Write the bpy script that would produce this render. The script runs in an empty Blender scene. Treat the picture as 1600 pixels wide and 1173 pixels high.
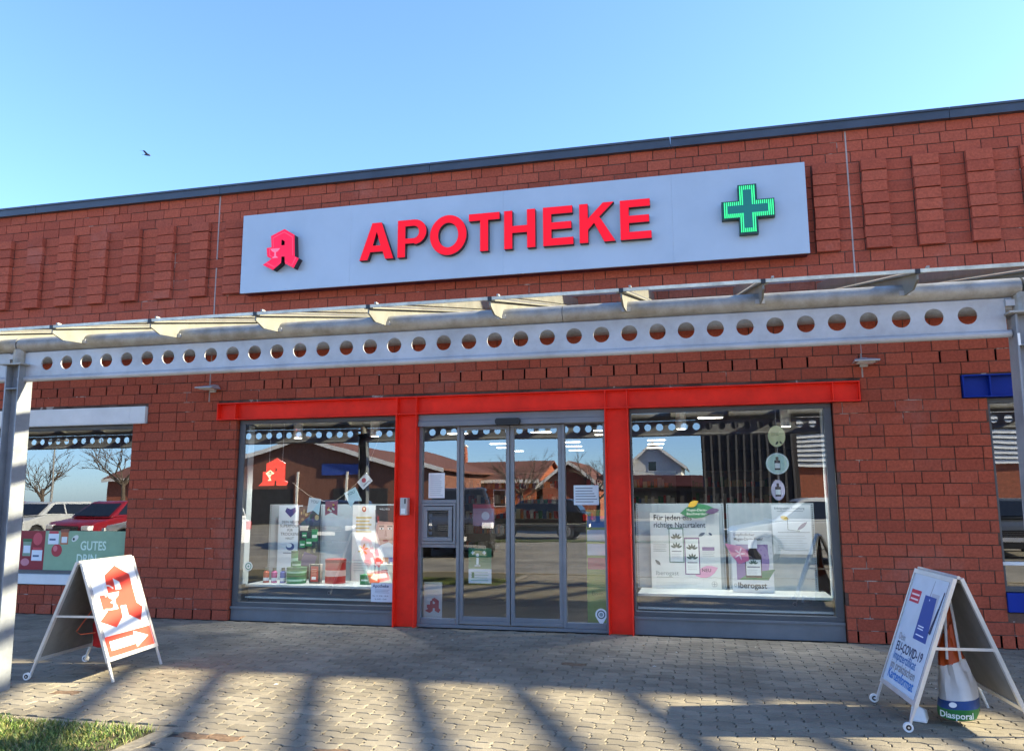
import bpy, math, random
from mathutils import Matrix, Vector
from mathutils.geometry import tessellate_polygon

random.seed(7)
scene = bpy.context.scene
PI = math.pi

# ------------------------------------------------------------------ camera
CX, CY, CZ = 2.2236, -9.065, 1.4854
YAW, PITCH, ROLL = 0.2355, 0.1544, -0.0039
cam = bpy.data.cameras.new('camera')
cam.sensor_fit = 'HORIZONTAL'
cam.sensor_width = 36.0
cam.lens = 36.0 * 1234.4 / 1600.0
cam.clip_start = 0.05
cam.clip_end = 3000
camo = bpy.data.objects.new('camera', cam)
scene.collection.objects.link(camo)
F = Vector((-math.sin(YAW) * math.cos(PITCH), math.cos(YAW) * math.cos(PITCH), math.sin(PITCH)))
R = Vector((math.cos(YAW), math.sin(YAW), 0))
U = R.cross(F)
c_, s_ = math.cos(ROLL), math.sin(ROLL)
R2, U2 = R * c_ + U * s_, U * c_ - R * s_
M = Matrix((R2, U2, -F)).transposed().to_4x4()
M.translation = Vector((CX, CY, CZ))
camo.matrix_world = M
scene.camera = camo

# ------------------------------------------------------------------ light
SUN_EL, SUN_AZ = math.radians(27.5), math.radians(13.5)   # azimuth from +X towards +Y (behind the facade)
sd = Vector((math.cos(SUN_AZ) * math.cos(SUN_EL), math.sin(SUN_AZ) * math.cos(SUN_EL), math.sin(SUN_EL)))
world = bpy.data.worlds.new('World')
scene.world = world
world.use_nodes = True
wn = world.node_tree.nodes
bg = wn['Background']
sky = wn.new('ShaderNodeTexSky')
sky.sky_type = 'NISHITA'
sky.sun_disc = False
sky.sun_elevation = SUN_EL
sky.sun_rotation = PI / 2 - SUN_AZ
sky.altitude = 0
sky.air_density = 0.75
sky.dust_density = 0.5
sky.ozone_density = 3.0
tint = wn.new('ShaderNodeMix')          # clear azure winter sky: a touch less red than the model's
tint.data_type = 'RGBA'; tint.blend_type = 'MULTIPLY'; tint.inputs[0].default_value = 1.0
tint.inputs[7].default_value = (0.77, 0.885, 1.0, 1)
world.node_tree.links.new(sky.outputs[0], tint.inputs[6])
world.node_tree.links.new(tint.outputs[2], bg.inputs[0])
bg.inputs[1].default_value = 0.106
sun = bpy.data.lights.new('sun', 'SUN')
sun.energy = 5.0
sun.angle = math.radians(1.1)
sun.color = (1.0, 0.86, 0.60)
suno = bpy.data.objects.new('sun', sun)
scene.collection.objects.link(suno)
suno.rotation_euler = sd.to_track_quat('Z', 'Y').to_euler()
scene.view_settings.view_transform = 'Standard'
scene.view_settings.look = 'None'
scene.view_settings.gamma = 1
scene.view_settings.exposure = 2.4
try:
    scene.cycles.transparent_max_bounces = 24
    scene.cycles.max_bounces = 10
    scene.cycles.use_denoising = True
except Exception:
    pass

# ------------------------------------------------------------------ materials
def S(hexs):
    h = hexs.lstrip('#')
    out = []
    for i in (0, 2, 4):
        c = int(h[i:i + 2], 16) / 255
        out.append(c / 12.92 if c <= 0.04045 else ((c + 0.055) / 1.055) ** 2.4)
    return tuple(out)

def L4(c): return (c[0], c[1], c[2], 1)

_cache = {}
def mat(name, col, rough=0.5, metal=0.0, spec=0.5, var=0.06, vscale=6.0, bump=0.0, bscale=60.0, emit=0.0, alt=None, contrast=(0.35, 0.65)):
    """Principled material with procedural colour variation and fine bump."""
    if name in _cache: return _cache[name]
    m = bpy.data.materials.new(name)
    m.use_nodes = True
    nt = m.node_tree
    b = nt.nodes['Principled BSDF']
    b.inputs['Roughness'].default_value = rough
    b.inputs['Metallic'].default_value = metal
    b.inputs['Specular IOR Level'].default_value = spec
    geo = nt.nodes.new('ShaderNodeTexCoord')
    nz = nt.nodes.new('ShaderNodeTexNoise')
    nz.inputs['Scale'].default_value = vscale
    nz.inputs['Detail'].default_value = 6
    nz.inputs['Roughness'].default_value = 0.65
    nt.links.new(geo.outputs['Object'], nz.inputs['Vector'])
    rp = nt.nodes.new('ShaderNodeValToRGB')
    rp.color_ramp.elements[0].position, rp.color_ramp.elements[1].position = contrast
    d = alt if alt else tuple(max(0, x * (1 - 2 * var)) for x in col)
    l = col if alt else tuple(min(1, x * (1 + 1.2 * var)) for x in col)
    rp.color_ramp.elements[0].color = L4(d)
    rp.color_ramp.elements[1].color = L4(l)
    nt.links.new(nz.outputs['Fac'], rp.inputs['Fac'])
    nt.links.new(rp.outputs['Color'], b.inputs['Base Color'])
    if bump > 0:
        n2 = nt.nodes.new('ShaderNodeTexNoise')
        n2.inputs['Scale'].default_value = bscale
        n2.inputs['Detail'].default_value = 4
        nt.links.new(geo.outputs['Object'], n2.inputs['Vector'])
        bp = nt.nodes.new('ShaderNodeBump')
        bp.inputs['Strength'].default_value = bump
        bp.inputs['Distance'].default_value = 0.01
        nt.links.new(n2.outputs['Fac'], bp.inputs['Height'])
        nt.links.new(bp.outputs['Normal'], b.inputs['Normal'])
    if emit > 0:
        b.inputs['Emission Color'].default_value = L4(col)
        b.inputs['Emission Strength'].default_value = emit
    _cache[name] = m
    return m

def ink(hexs):
    return mat('ink_' + hexs.lstrip('#'), S(hexs), 0.55, var=0.02)

def glass_mat(name, fac, tint, refl=(0.95, 0.97, 1.0), fres=0.35, rough=0.0, dirt=0.0, wave=0.0):
    m = bpy.data.materials.new(name)
    m.use_nodes = True
    nt = m.node_tree
    for n in list(nt.nodes): nt.nodes.remove(n)
    out = nt.nodes.new('ShaderNodeOutputMaterial')
    tr = nt.nodes.new('ShaderNodeBsdfTransparent'); tr.inputs[0].default_value = L4(tint)
    gl = nt.nodes.new('ShaderNodeBsdfGlossy'); gl.inputs['Color'].default_value = L4(refl); gl.inputs['Roughness'].default_value = rough
    lw = nt.nodes.new('ShaderNodeLayerWeight'); lw.inputs['Blend'].default_value = 0.5
    pw = nt.nodes.new('ShaderNodeMath'); pw.operation = 'POWER'; pw.inputs[1].default_value = 5.0
    nt.links.new(lw.outputs['Facing'], pw.inputs[0])
    mr = nt.nodes.new('ShaderNodeMapRange')
    mr.inputs['To Min'].default_value = fac; mr.inputs['To Max'].default_value = fres
    nt.links.new(pw.outputs[0], mr.inputs['Value'])
    mx = nt.nodes.new('ShaderNodeMixShader')
    nt.links.new(mr.outputs[0], mx.inputs[0]); nt.links.new(tr.outputs[0], mx.inputs[1]); nt.links.new(gl.outputs[0], mx.inputs[2])
    last = mx
    tc = nt.nodes.new('ShaderNodeTexCoord')
    if wave > 0:
        n3 = nt.nodes.new('ShaderNodeTexNoise'); n3.inputs['Scale'].default_value = 1.3; n3.inputs['Detail'].default_value = 1
        nt.links.new(tc.outputs['Object'], n3.inputs['Vector'])
        bp = nt.nodes.new('ShaderNodeBump'); bp.inputs['Strength'].default_value = 1.0; bp.inputs['Distance'].default_value = wave
        nt.links.new(n3.outputs['Fac'], bp.inputs['Height']); nt.links.new(bp.outputs['Normal'], gl.inputs['Normal'])
    if dirt > 0:
        df = nt.nodes.new('ShaderNodeBsdfTranslucent'); df.inputs[0].default_value = (0.75, 0.72, 0.62, 1)
        d2 = nt.nodes.new('ShaderNodeBsdfDiffuse'); d2.inputs[0].default_value = (0.75, 0.72, 0.62, 1)
        ad = nt.nodes.new('ShaderNodeMixShader'); ad.inputs[0].default_value = 0.5
        nt.links.new(df.outputs[0], ad.inputs[1]); nt.links.new(d2.outputs[0], ad.inputs[2])
        n2 = nt.nodes.new('ShaderNodeTexNoise'); n2.inputs['Scale'].default_value = 14; n2.inputs['Detail'].default_value = 8
        nt.links.new(tc.outputs['Object'], n2.inputs['Vector'])
        m2 = nt.nodes.new('ShaderNodeMapRange'); m2.inputs['From Min'].default_value = 0.45; m2.inputs['From Max'].default_value = 0.75
        m2.inputs['To Min'].default_value = dirt * 0.25; m2.inputs['To Max'].default_value = dirt * 2
        nt.links.new(n2.outputs['Fac'], m2.inputs['Value'])
        mx2 = nt.nodes.new('ShaderNodeMixShader')
        nt.links.new(m2.outputs[0], mx2.inputs[0]); nt.links.new(mx.outputs[0], mx2.inputs[1]); nt.links.new(ad.outputs[0], mx2.inputs[2])
        last = mx2
    nt.links.new(last.outputs[0], out.inputs['Surface'])
    return m

def brick_mat(name, dark=1.0):
    m = bpy.data.materials.new(name)
    m.use_nodes = True
    nt = m.node_tree; b = nt.nodes['Principled BSDF']
    N = nt.nodes.new; Lk = nt.links.new
    b.inputs['Roughness'].default_value = 0.9
    b.inputs['Specular IOR Level'].default_value = 0.25
    at = N('ShaderNodeAttribute'); at.attribute_name = 'rnd'
    rp = N('ShaderNodeValToRGB')
    cols = [(0.0, (0.312, 0.066, 0.037)), (0.3, (0.364, 0.075, 0.041)), (0.75, (0.398, 0.087, 0.047)), (1.0, (0.336, 0.077, 0.045))]
    cr = rp.color_ramp
    cr.elements[0].position = 0; cr.elements[0].color = L4(cols[0][1])
    cr.elements[1].position = 1; cr.elements[1].color = L4(cols[3][1])
    for p, c in cols[1:3]:
        e = cr.elements.new(p); e.color = L4(c)
    Lk(at.outputs['Fac'], rp.inputs['Fac'])
    tc = N('ShaderNodeTexCoord')
    n1 = N('ShaderNodeTexNoise'); n1.inputs['Scale'].default_value = 38; n1.inputs['Detail'].default_value = 8; n1.inputs['Roughness'].default_value = 0.7
    Lk(tc.outputs['Object'], n1.inputs['Vector'])
    mr = N('ShaderNodeMapRange'); mr.inputs['From Min'].default_value = 0.3; mr.inputs['From Max'].default_value = 0.7
    mr.inputs['To Min'].default_value = 0.66; mr.inputs['To Max'].default_value = 1.26
    Lk(n1.outputs['Fac'], mr.inputs['Value'])
    mul = N('ShaderNodeMix'); mul.data_type = 'RGBA'; mul.blend_type = 'MULTIPLY'; mul.inputs[0].default_value = 1
    Lk(rp.outputs['Color'], mul.inputs[6]); Lk(mr.outputs[0], mul.inputs[7])
    # pale lime bloom in cloudy patches
    n2 = N('ShaderNodeTexNoise'); n2.inputs['Scale'].default_value = 0.75; n2.inputs['Detail'].default_value = 7; n2.inputs['Roughness'].default_value = 0.72
    Lk(tc.outputs['Object'], n2.inputs['Vector'])
    m2 = N('ShaderNodeMapRange'); m2.inputs['From Min'].default_value = 0.56; m2.inputs['From Max'].default_value = 0.82
    m2.inputs['To Max'].default_value = 0.4
    Lk(n2.outputs['Fac'], m2.inputs['Value'])
    mx = N('ShaderNodeMix'); mx.data_type = 'RGBA'
    mx.inputs[7].default_value = (0.42, 0.24, 0.20, 1)
    Lk(m2.outputs[0], mx.inputs[0]); Lk(mul.outputs[2], mx.inputs[6])
    Lk(mx.outputs[2], b.inputs['Base Color'])
    bp = N('ShaderNodeBump'); bp.inputs['Strength'].default_value = 0.5; bp.inputs['Distance'].default_value = 0.006
    Lk(n1.outputs['Fac'], bp.inputs['Height']); Lk(bp.outputs['Normal'], b.inputs['Normal'])
    return m

def mortar_mat():
    m = mat('mortar', (0.125, 0.070, 0.054), 0.95, spec=0.1, vscale=2.2, alt=(0.065, 0.040, 0.032), contrast=(0.4, 0.6), bump=0.4)
    nt = m.node_tree
    rp = [n for n in nt.nodes if n.type == 'VALTORGB'][0]
    e = rp.color_ramp.elements.new(0.57); e.color = (0.15, 0.09, 0.07, 1)
    e = rp.color_ramp.elements.new(0.63); e.color = (0.46, 0.38, 0.33, 1)
    return m

def paver_mat():
    m = bpy.data.materials.new('concrete_paver')
    m.use_nodes = True
    nt = m.node_tree; b = nt.nodes['Principled BSDF']; N = nt.nodes.new; Lk = nt.links.new
    b.inputs['Roughness'].default_value = 0.88
    b.inputs['Specular IOR Level'].default_value = 0.25
    at = N('ShaderNodeAttribute'); at.attribute_name = 'rnd'
    rp = N('ShaderNodeValToRGB'); cr = rp.color_ramp
    cr.elements[0].color = (0.205, 0.180, 0.138, 1); cr.elements[1].color = (0.290, 0.255, 0.196, 1)
    Lk(at.outputs['Fac'], rp.inputs['Fac'])
    tc = N('ShaderNodeTexCoord')
    n1 = N('ShaderNodeTexNoise'); n1.inputs['Scale'].default_value = 130; n1.inputs['Detail'].default_value = 5; n1.inputs['Roughness'].default_value = 0.75
    n2 = N('ShaderNodeTexNoise'); n2.inputs['Scale'].default_value = 0.9; n2.inputs['Detail'].default_value = 8; n2.inputs['Roughness'].default_value = 0.65
    n3 = N('ShaderNodeTexNoise'); n3.inputs['Scale'].default_value = 5; n3.inputs['Detail'].default_value = 6
    for n in (n1, n2, n3): Lk(tc.outputs['Object'], n.inputs['Vector'])
    def rng(n, a, b_, lo, hi):
        r = N('ShaderNodeMapRange'); r.inputs['From Min'].default_value = a; r.inputs['From Max'].default_value = b_
        r.inputs['To Min'].default_value = lo; r.inputs['To Max'].default_value = hi
        Lk(n.outputs['Fac'], r.inputs['Value']); return r
    r1 = rng(n1, 0.3, 0.7, 0.66, 1.28); r2 = rng(n2, 0.35, 0.65, 0.74, 1.14); r3 = rng(n3, 0.3, 0.7, 0.86, 1.1)
    prev = rp.outputs['Color']
    for r in (r1, r2, r3):
        mu = N('ShaderNodeMix'); mu.data_type = 'RGBA'; mu.blend_type = 'MULTIPLY'; mu.inputs[0].default_value = 1
        Lk(prev, mu.inputs[6]); Lk(r.outputs[0], mu.inputs[7]); prev = mu.outputs[2]
    Lk(prev, b.inputs['Base Color'])
    bp = N('ShaderNodeBump'); bp.inputs['Strength'].default_value = 0.6; bp.inputs['Distance'].default_value = 0.004
    Lk(n1.outputs['Fac'], bp.inputs['Height']); Lk(bp.outputs['Normal'], b.inputs['Normal'])
    return m

BRICK = brick_mat('red_clinker_brick')
MORTAR = mortar_mat()
PAVER = paver_mat()
SAND = mat('joint_sand', (0.045, 0.04, 0.032), 0.95, vscale=30, var=0.25)
GALV = mat('galvanised_steel', (0.40, 0.415, 0.45), 0.46, metal=0.25, vscale=3.5, alt=(0.29, 0.295, 0.31), contrast=(0.3, 0.6), bump=0.12, bscale=40)
GALVD = mat('weathered_galvanised_steel', (0.34, 0.34, 0.335), 0.5, metal=0.3, vscale=7, alt=(0.22, 0.21, 0.19), contrast=(0.35, 0.62), bump=0.15, bscale=30)
RIBM = mat('rib_steel', (0.17, 0.17, 0.15), 0.5, metal=0.1, vscale=5, var=0.1)
RED = mat('red_steel_paint', (0.90, 0.030, 0.012), 0.5, spec=0.22, vscale=2.5, var=0.08, bump=0.05)
WHITEP = mat('white_steel_paint', (0.74, 0.75, 0.75), 0.4, vscale=2, var=0.05)
BLUEP = mat('blue_steel_paint', (0.006, 0.030, 0.27), 0.5, spec=0.2, vscale=2, var=0.08)
COPE = mat('anthracite_coping', (0.050, 0.058, 0.075), 0.42, metal=0.2, vscale=2, var=0.1)
FRAME = mat('grey_aluminium_frame', (0.205, 0.215, 0.235), 0.4, metal=0.3, vscale=3, var=0.05)
FRAMED = mat('dark_window_frame', (0.085, 0.095, 0.105), 0.4, metal=0.2, vscale=3, var=0.06)
SILL = mat('grey_sill_panel', (0.150, 0.165, 0.185), 0.45, metal=0.1, vscale=3, var=0.07)
BLACK = mat('black_plastic', (0.012, 0.012, 0.013), 0.4, var=0.05)
ALU = mat('aluminium_profile', (0.70, 0.70, 0.70), 0.33, metal=0.55, vscale=5, var=0.05)
GLASS = glass_mat('window_glass', 0.21, (0.93, 0.96, 0.96), refl=(0.90, 0.94, 1.0), fres=1.0, wave=0.001)
CGLASS = glass_mat('canopy_glass', 0.04, (0.90, 0.92, 0.90), fres=1.0, dirt=0.012)
ROOFM = mat('roof_felt', (0.10, 0.10, 0.11), 0.9)
SIGNP = mat('silver_sign_panel', (0.40, 0.45, 0.51), 0.42, metal=0.15, vscale=1.2, var=0.03)
SIGNR = mat('red_letter_face', (0.86, 0.008, 0.022), 0.5, spec=0.15, var=0.02, emit=0.10)
SIGNK = mat('dark_letter_side', (0.022, 0.012, 0.018), 0.5)
PINK = mat('lit_red_emblem', (0.86, 0.014, 0.060), 0.45, spec=0.2, var=0.03, emit=0.12)
PINK2 = mat('pale_red_emblem', (0.88, 0.060, 0.12), 0.45, spec=0.2, var=0.03, emit=0.12)
WHITE = mat('white_plastic', (0.78, 0.78, 0.77), 0.5, var=0.03)
PAPER = mat('white_paper', (0.76, 0.77, 0.78), 0.75, var=0.02)
ROOM = mat('dark_interior', (0.055, 0.055, 0.06), 0.8, var=0.1)
ROOMC = mat('interior_ceiling', (0.10, 0.10, 0.105), 0.8, var=0.05)

# ------------------------------------------------------------------ mesh builder
class MB:
    def __init__(s):
        s.v = []; s.f = []; s.mi = []; s.rn = []; s.mats = []; s.T = None; s.r = 0.5
    def _m(s, m):
        if m not in s.mats: s.mats.append(m)
        return s.mats.index(m)
    def add(s, pts, faces, m):
        b = len(s.v)
        if s.T is not None: pts = [s.T @ Vector(p) for p in pts]
        s.v += [tuple(p) for p in pts]
        k = s._m(m)
        for f in faces:
            s.f.append(tuple(b + i for i in f)); s.mi.append(k); s.rn.append(s.r)
        return s
    def hexa(s, p, m):   # p: 4 bottom (ccw from above) + 4 top
        return s.add(p, [(3, 2, 1, 0), (4, 5, 6, 7), (0, 1, 5, 4), (1, 2, 6, 5), (2, 3, 7, 6), (3, 0, 4, 7)], m)
    def box(s, x0, x1, y0, y1, z0, z1, m):
        return s.hexa([(x0, y0, z0), (x1, y0, z0), (x1, y1, z0), (x0, y1, z0), (x0, y0, z1), (x1, y0, z1), (x1, y1, z1), (x0, y1, z1)], m)
    def flat(s, loops, y, m):      # filled outline in the XZ plane facing -Y
        loops = [list(l) for l in loops]
        tri = tessellate_polygon([[Vector((x, z, 0)) for x, z in l] for l in loops])
        pts = [p for l in loops for p in l]
        fs = []
        for a, b, c in tri:
            ar = (pts[b][0] - pts[a][0]) * (pts[c][1] - pts[a][1]) - (pts[c][0] - pts[a][0]) * (pts[b][1] - pts[a][1])
            fs.append((a, b, c) if ar > 0 else (a, c, b))
        return s.add([(x, y, z) for x, z in pts], fs, m)
    def prism(s, loops, y0, y1, m, side=None, back=True):   # front at y0
        side = side or m
        s.flat(loops, y0, m)
        for l in loops:
            n = len(l)
            ps = [(x, y0, z) for x, z in l] + [(x, y1, z) for x, z in l]
            s.add(ps, [(i, n + i, n + (i + 1) % n, (i + 1) % n) for i in range(n)], side)
        if back: s.flat(loops, y1, side)
        return s
    def rect(s, x0, x1, z0, z1, y, m): return s.flat([[(x0, z0), (x1, z0), (x1, z1), (x0, z1)]], y, m)
    def ell(s, cx, cz, rx, rz, y, m, n=20, a0=0.0):
        ca, sa = math.cos(a0), math.sin(a0)
        l = []
        for i in range(n):
            t = 2 * PI * i / n
            x, z = rx * math.cos(t), rz * math.sin(t)
            l.append((cx + x * ca - z * sa, cz + x * sa + z * ca))
        return s.flat([l], y, m)
    def ring(s, cx, cz, r0, r1, y, m, n=24):
        a = [(cx + r1 * math.cos(2 * PI * i / n), cz + r1 * math.sin(2 * PI * i / n)) for i in range(n)]
        b = [(cx + r0 * math.cos(2 * PI * i / n), cz + r0 * math.sin(2 * PI * i / n)) for i in range(n)]
        return s.add([(x, y, z) for x, z in a + b], [(i, (i + 1) % n, n + (i + 1) % n, n + i) for i in range(n)], m)
    def tube(s, pts, r, m, n=10, cap=True):
        pts = [Vector(p) for p in pts]
        rs = r if isinstance(r, (list, tuple)) else [r] * len(pts)
        vs = []; prevu = None
        for i, p in enumerate(pts):
            d = (pts[min(i + 1, len(pts) - 1)] - pts[max(i - 1, 0)])
            d = d.normalized() if d.length > 1e-9 else Vector((0, 0, 1))
            u = Vector((0, 0, 1)) if abs(d.z) < 0.95 else Vector((1, 0, 0))
            if prevu is not None and (prevu - d * prevu.dot(d)).length > 0.1: u = prevu
            u = (u - d * u.dot(d)).normalized(); prevu = u
            w = d.cross(u)
            for k in range(n):
                t = 2 * PI * k / n
                vs.append(p + (u * math.cos(t) + w * math.sin(t)) * rs[i])
        fs = []
        for i in range(len(pts) - 1):
            for k in range(n):
                a, b = i * n + k, i * n + (k + 1) % n
                fs.append((a, b, b + n, a + n))
        if cap:
            fs.append(tuple(range(n))[::-1]); fs.append(tuple(range((len(pts) - 1) * n, len(pts) * n)))
        return s.add(vs, fs, m)
    def lathe(s, prof, c, m, n=18, sy=1.0):   # prof [(r, z)], vertical axis at c=(x,y)
        vs = []
        for r, z in prof:
            for k in range(n):
                t = 2 * PI * k / n
                vs.append((c[0] + r * math.cos(t), c[1] + r * sy * math.sin(t), z))
        fs = []
        for i in range(len(prof) - 1):
            for k in range(n):
                a, b = i * n + k, i * n + (k + 1) % n
                fs.append((a, b, b + n, a + n))
        fs.append(tuple(range(n))[::-1]); fs.append(tuple(range((len(prof) - 1) * n, len(prof) * n)))
        return s.add(vs, fs, m)
    def text(s, body, x, z, size, y, m, align='LEFT', bold=0.0, sx=1.0):
        cu = bpy.data.curves.new('lettering', 'FONT')
        cu.body = body; cu.size = size; cu.align_x = align; cu.offset = bold; cu.resolution_u = 3
        ob = bpy.data.objects.new('lettering', cu)
        scene.collection.objects.link(ob)
        dg = bpy.context.evaluated_depsgraph_get()
        me = bpy.data.meshes.new_from_object(ob.evaluated_get(dg))
        pts = [(x + v.co.x * sx, y, z + v.co.y) for v in me.vertices]
        fs = []
        for p in me.polygons:
            f = tuple(p.vertices)
            fs.append(f if p.normal.z > 0 else f[::-1])
        s.add(pts, fs, m)
        scene.collection.objects.unlink(ob)
        bpy.data.objects.remove(ob); bpy.data.curves.remove(cu); bpy.data.meshes.remove(me)
        return s
    def build(s, name, parent=None, bevel=0.0, smooth=False, seg=2):
        me = bpy.data.meshes.new(name)
        off = Vector((0, 0, 0))
        p = parent
        while p is not None:
            off += Vector(p.location); p = p.parent
        me.from_pydata([(v[0] - off.x, v[1] - off.y, v[2] - off.z) for v in s.v], [], s.f)
        for m in s.mats: me.materials.append(m)
        me.polygons.foreach_set('material_index', s.mi)
        a = me.attributes.new('rnd', 'FLOAT', 'FACE'); a.data.foreach_set('value', s.rn)
        if smooth:
            me.polygons.foreach_set('use_smooth', [True] * len(s.f))
        me.update()
        o = bpy.data.objects.new(name, me)
        scene.collection.objects.link(o)
        if parent is not None: o.parent = parent
        if bevel > 0:
            b = o.modifiers.new('bevel', 'BEVEL'); b.width = bevel; b.segments = seg; b.limit_method = 'ANGLE'; b.angle_limit = 0.6
        if smooth:
            es = o.modifiers.new('edge_split', 'EDGE_SPLIT'); es.split_angle = 0.7
        return o

def tag(o, label=None, cat=None, group=None, kind=None):
    if label: o['label'] = label
    if cat: o['category'] = cat
    if group: o['group'] = group
    if kind: o['kind'] = kind
    return o

def thing(name, loc, label, cat, group=None, kind=None):
    o = bpy.data.objects.new(name, None)
    o.empty_display_size = 0.2
    o.location = loc
    scene.collection.objects.link(o)
    return tag(o, label, cat, group, kind)

def dup(root, loc=None, rotz=None, label=None):
    r = root.copy(); scene.collection.objects.link(r)
    if loc is not None: r.location = loc
    if rotz is not None: r.rotation_euler = (0, 0, rotz)
    if label: r['label'] = label
    for ch in list(root.children):
        c = ch.copy(); scene.collection.objects.link(c); c.parent = r
        for g in list(ch.children):
            d = g.copy(); scene.collection.objects.link(d); d.parent = c
    return r

# ================================================================== GROUND
def build_ground():
    b = MB()
    b.box(-400, 400, -420, -6.62, -0.3, -0.016, mat('pale_paving', (0.20, 0.185, 0.155), 0.9, vscale=0.8, var=0.2, bump=0.3, bscale=60))
    tag(b.build('parking_lot'), kind='structure')
    b = MB()
    b.box(-60, 60, -6.6, 60, -0.3, -0.014, SAND)
    # interlocking wavy pavers, each one a bevelled stone
    PL, PW, gap, amp = 0.225, 0.1125, 0.0046, 0.012
    def wave(x):     # zigzag boundary
        t = (x / PL) % 1.0
        return amp * (1 if t < 0.36 else (1 - (t - 0.36) / 0.07) if t < 0.5 else -1 if t < 0.86 else (-1 + (t - 0.86) / 0.07))
    kn = [0.0, 0.36, 0.5, 0.86, 1.0]
    ym_c = lambda y: y + PW / 2
    STAIN = mat('brown_stained_paver', (0.16, 0.10, 0.06), 0.9, vscale=30, var=0.25, bump=0.4)
    rows = int(6.45 / PW)
    for r in range(rows):
        y0 = -0.02 - (r + 1) * PW; y1 = y0 + PW
        off = (r % 2) * PL / 2
        n0, n1 = int(-8.2 / PL), int(8.2 / PL)
        for k in range(n0, n1):
            xa = k * PL + off; xb = xa + PL
            xm = 0.5 * (xa + xb)
            if y0 < -4.19 and y1 > -6.6 and xm < -1.2 and y0 < -4.2: continue
            xs = [xa] + [xx for q in range(-1, 3) for xx in [(math.floor(xa / PL) + q + t) * PL for t in kn] if xa + 0.012 < xx < xb - 0.012] + [xb]
            xs = sorted(set(round(v, 5) for v in xs))
            z = random.uniform(-0.0012, 0.0016)
            tilt = random.uniform(-0.006, 0.006)
            jog = 0.009
            def pt(x, side):
                base = (y0 if side == 0 else y1) + wave(x)
                return base
            bot = [(x, pt(x, 0)) for x in xs]
            top = [(x, pt(x, 1)) for x in reversed(xs)]
            ym = y0 + PW * 0.5
            loop = bot + [(xb + jog, ym - 0.018 + 0), (xb - jog, ym + 0.018)] + top + [(xa - jog, ym + 0.018), (xa + jog, ym - 0.018)]
            cx_, cy_ = xm, ym
            def shr(p, d):
                x, y = p
                return (x + (d if x < cx_ - 0.06 else -d if x > cx_ + 0.06 else 0), y + (d if y < cy_ else -d))
            l1 = [shr(p, gap) for p in loop]; l2 = [shr(p, gap + 0.0022) for p in loop]
            n = len(loop)
            b.r = min(1, max(0, random.gauss(0.5, 0.24)))
            pm = STAIN if (abs(xm + .93) < .16 and abs(ym_c(y0) + 4.37) < .08) or (abs(xm - .05) < .12 and abs(ym_c(y0) + 4.42) < .06) or random.random() < .0012 else PAVER
            b.add([(x, y, -0.016) for x, y in l1] + [(x, y, z - 0.0022 + tilt * (x - cx_)) for x, y in l1] + [(x, y, z + tilt * (x - cx_)) for x, y in l2],
                  [(i, (i + 1) % n, n + (i + 1) % n, n + i) for i in range(n)] + [(n + i, n + (i + 1) % n, 2 * n + (i + 1) % n, 2 * n + i) for i in range(n)] + [tuple(range(2 * n, 3 * n))], pm)
    b.r = 0.5
    # plain slabs beyond the modelled stones
    b.box(-60, -8.25, -6.5, 0, -0.005, 0.0, PAVER); b.box(8.25, 60, -6.5, 0, -0.005, 0.0, PAVER)
    tag(b.build('pavement'), kind='structure')
    # kerb stones round the lawn and at the parking edge
    k = MB(); K = mat('kerb_concrete', (0.26, 0.225, 0.165), 0.9, vscale=25, var=0.15, bump=0.3)
    x = -8.0
    while x < -1.3:
        x2 = min(x + 0.5, -1.19)
        k.box(x, x2 - 0.006, -4.325, -4.21, -0.1, 0.001 + random.uniform(-.001, .001), K); x += 0.5
    y = -4.33
    while y > -6.5:
        k.box(-1.31, -1.19, max(y - 0.5, -6.5) + 0.006, y, -0.1, 0.001 + random.uniform(-.001, .001), K); y -= 0.5
    x = -20
    while x < 20:
        k.box(x, x + 0.994, -6.62, -6.5, -0.25, 0.012, K); x += 1.0
    tag(k.build('kerb', bevel=0.006), kind='structure')
    l = MB(); l.box(-8.0, -1.315, -6.49, -4.33, -0.2, -0.004, mat('lawn_soil', (0.10, 0.085, 0.04), 0.95, vscale=20, var=0.3))
    tag(l.build('lawn_soil'), kind='structure')
    g = MB()
    G = [mat('grass_%s' % n, c, 0.6, var=0.2) for n, c in (('green', (0.085, 0.15, 0.022)), ('yellow', (0.17, 0.19, 0.045)), ('deep', (0.05, 0.085, 0.018)), ('straw', (0.27, 0.22, 0.10)))]
    for i in range(15000):
        x = random.uniform(-3.6, -1.30); y = random.uniform(-5.3, -4.29)
        if x > -1.5 and random.random() < 0.55: continue
        patch = math.sin(x * 5.1) * math.cos(y * 6.7) + math.sin(x * 11 + y * 9) * .5
        h = random.uniform(0.014, 0.038) * (1.1 + 0.3 * patch)
        a = random.uniform(0, 2 * PI); w = random.uniform(0.0022, 0.0045)
        lx, ly = random.gauss(0, 0.024), random.gauss(0, 0.024)
        dx, dy = math.cos(a) * w, math.sin(a) * w
        m = random.choices(G, (5, 3 + 2 * (patch > 0.4), 3, 1.6))[0]
        g.add([(x - dx, y - dy, -0.004), (x + dx, y + dy, -0.004), (x + lx * .5 + dx * .7, y + ly * .5 + dy * .7, h * .65), (x + lx * .5 - dx * .7, y + ly * .5 - dy * .7, h * .65), (x + lx, y + ly, h)],
              [(0, 1, 2, 3), (3, 2, 4)], m)
    tag(g.build('lawn_grass'), 'short patchy green grass in the kerbed bed at lower left', 'grass', kind='stuff')
build_ground()

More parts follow.
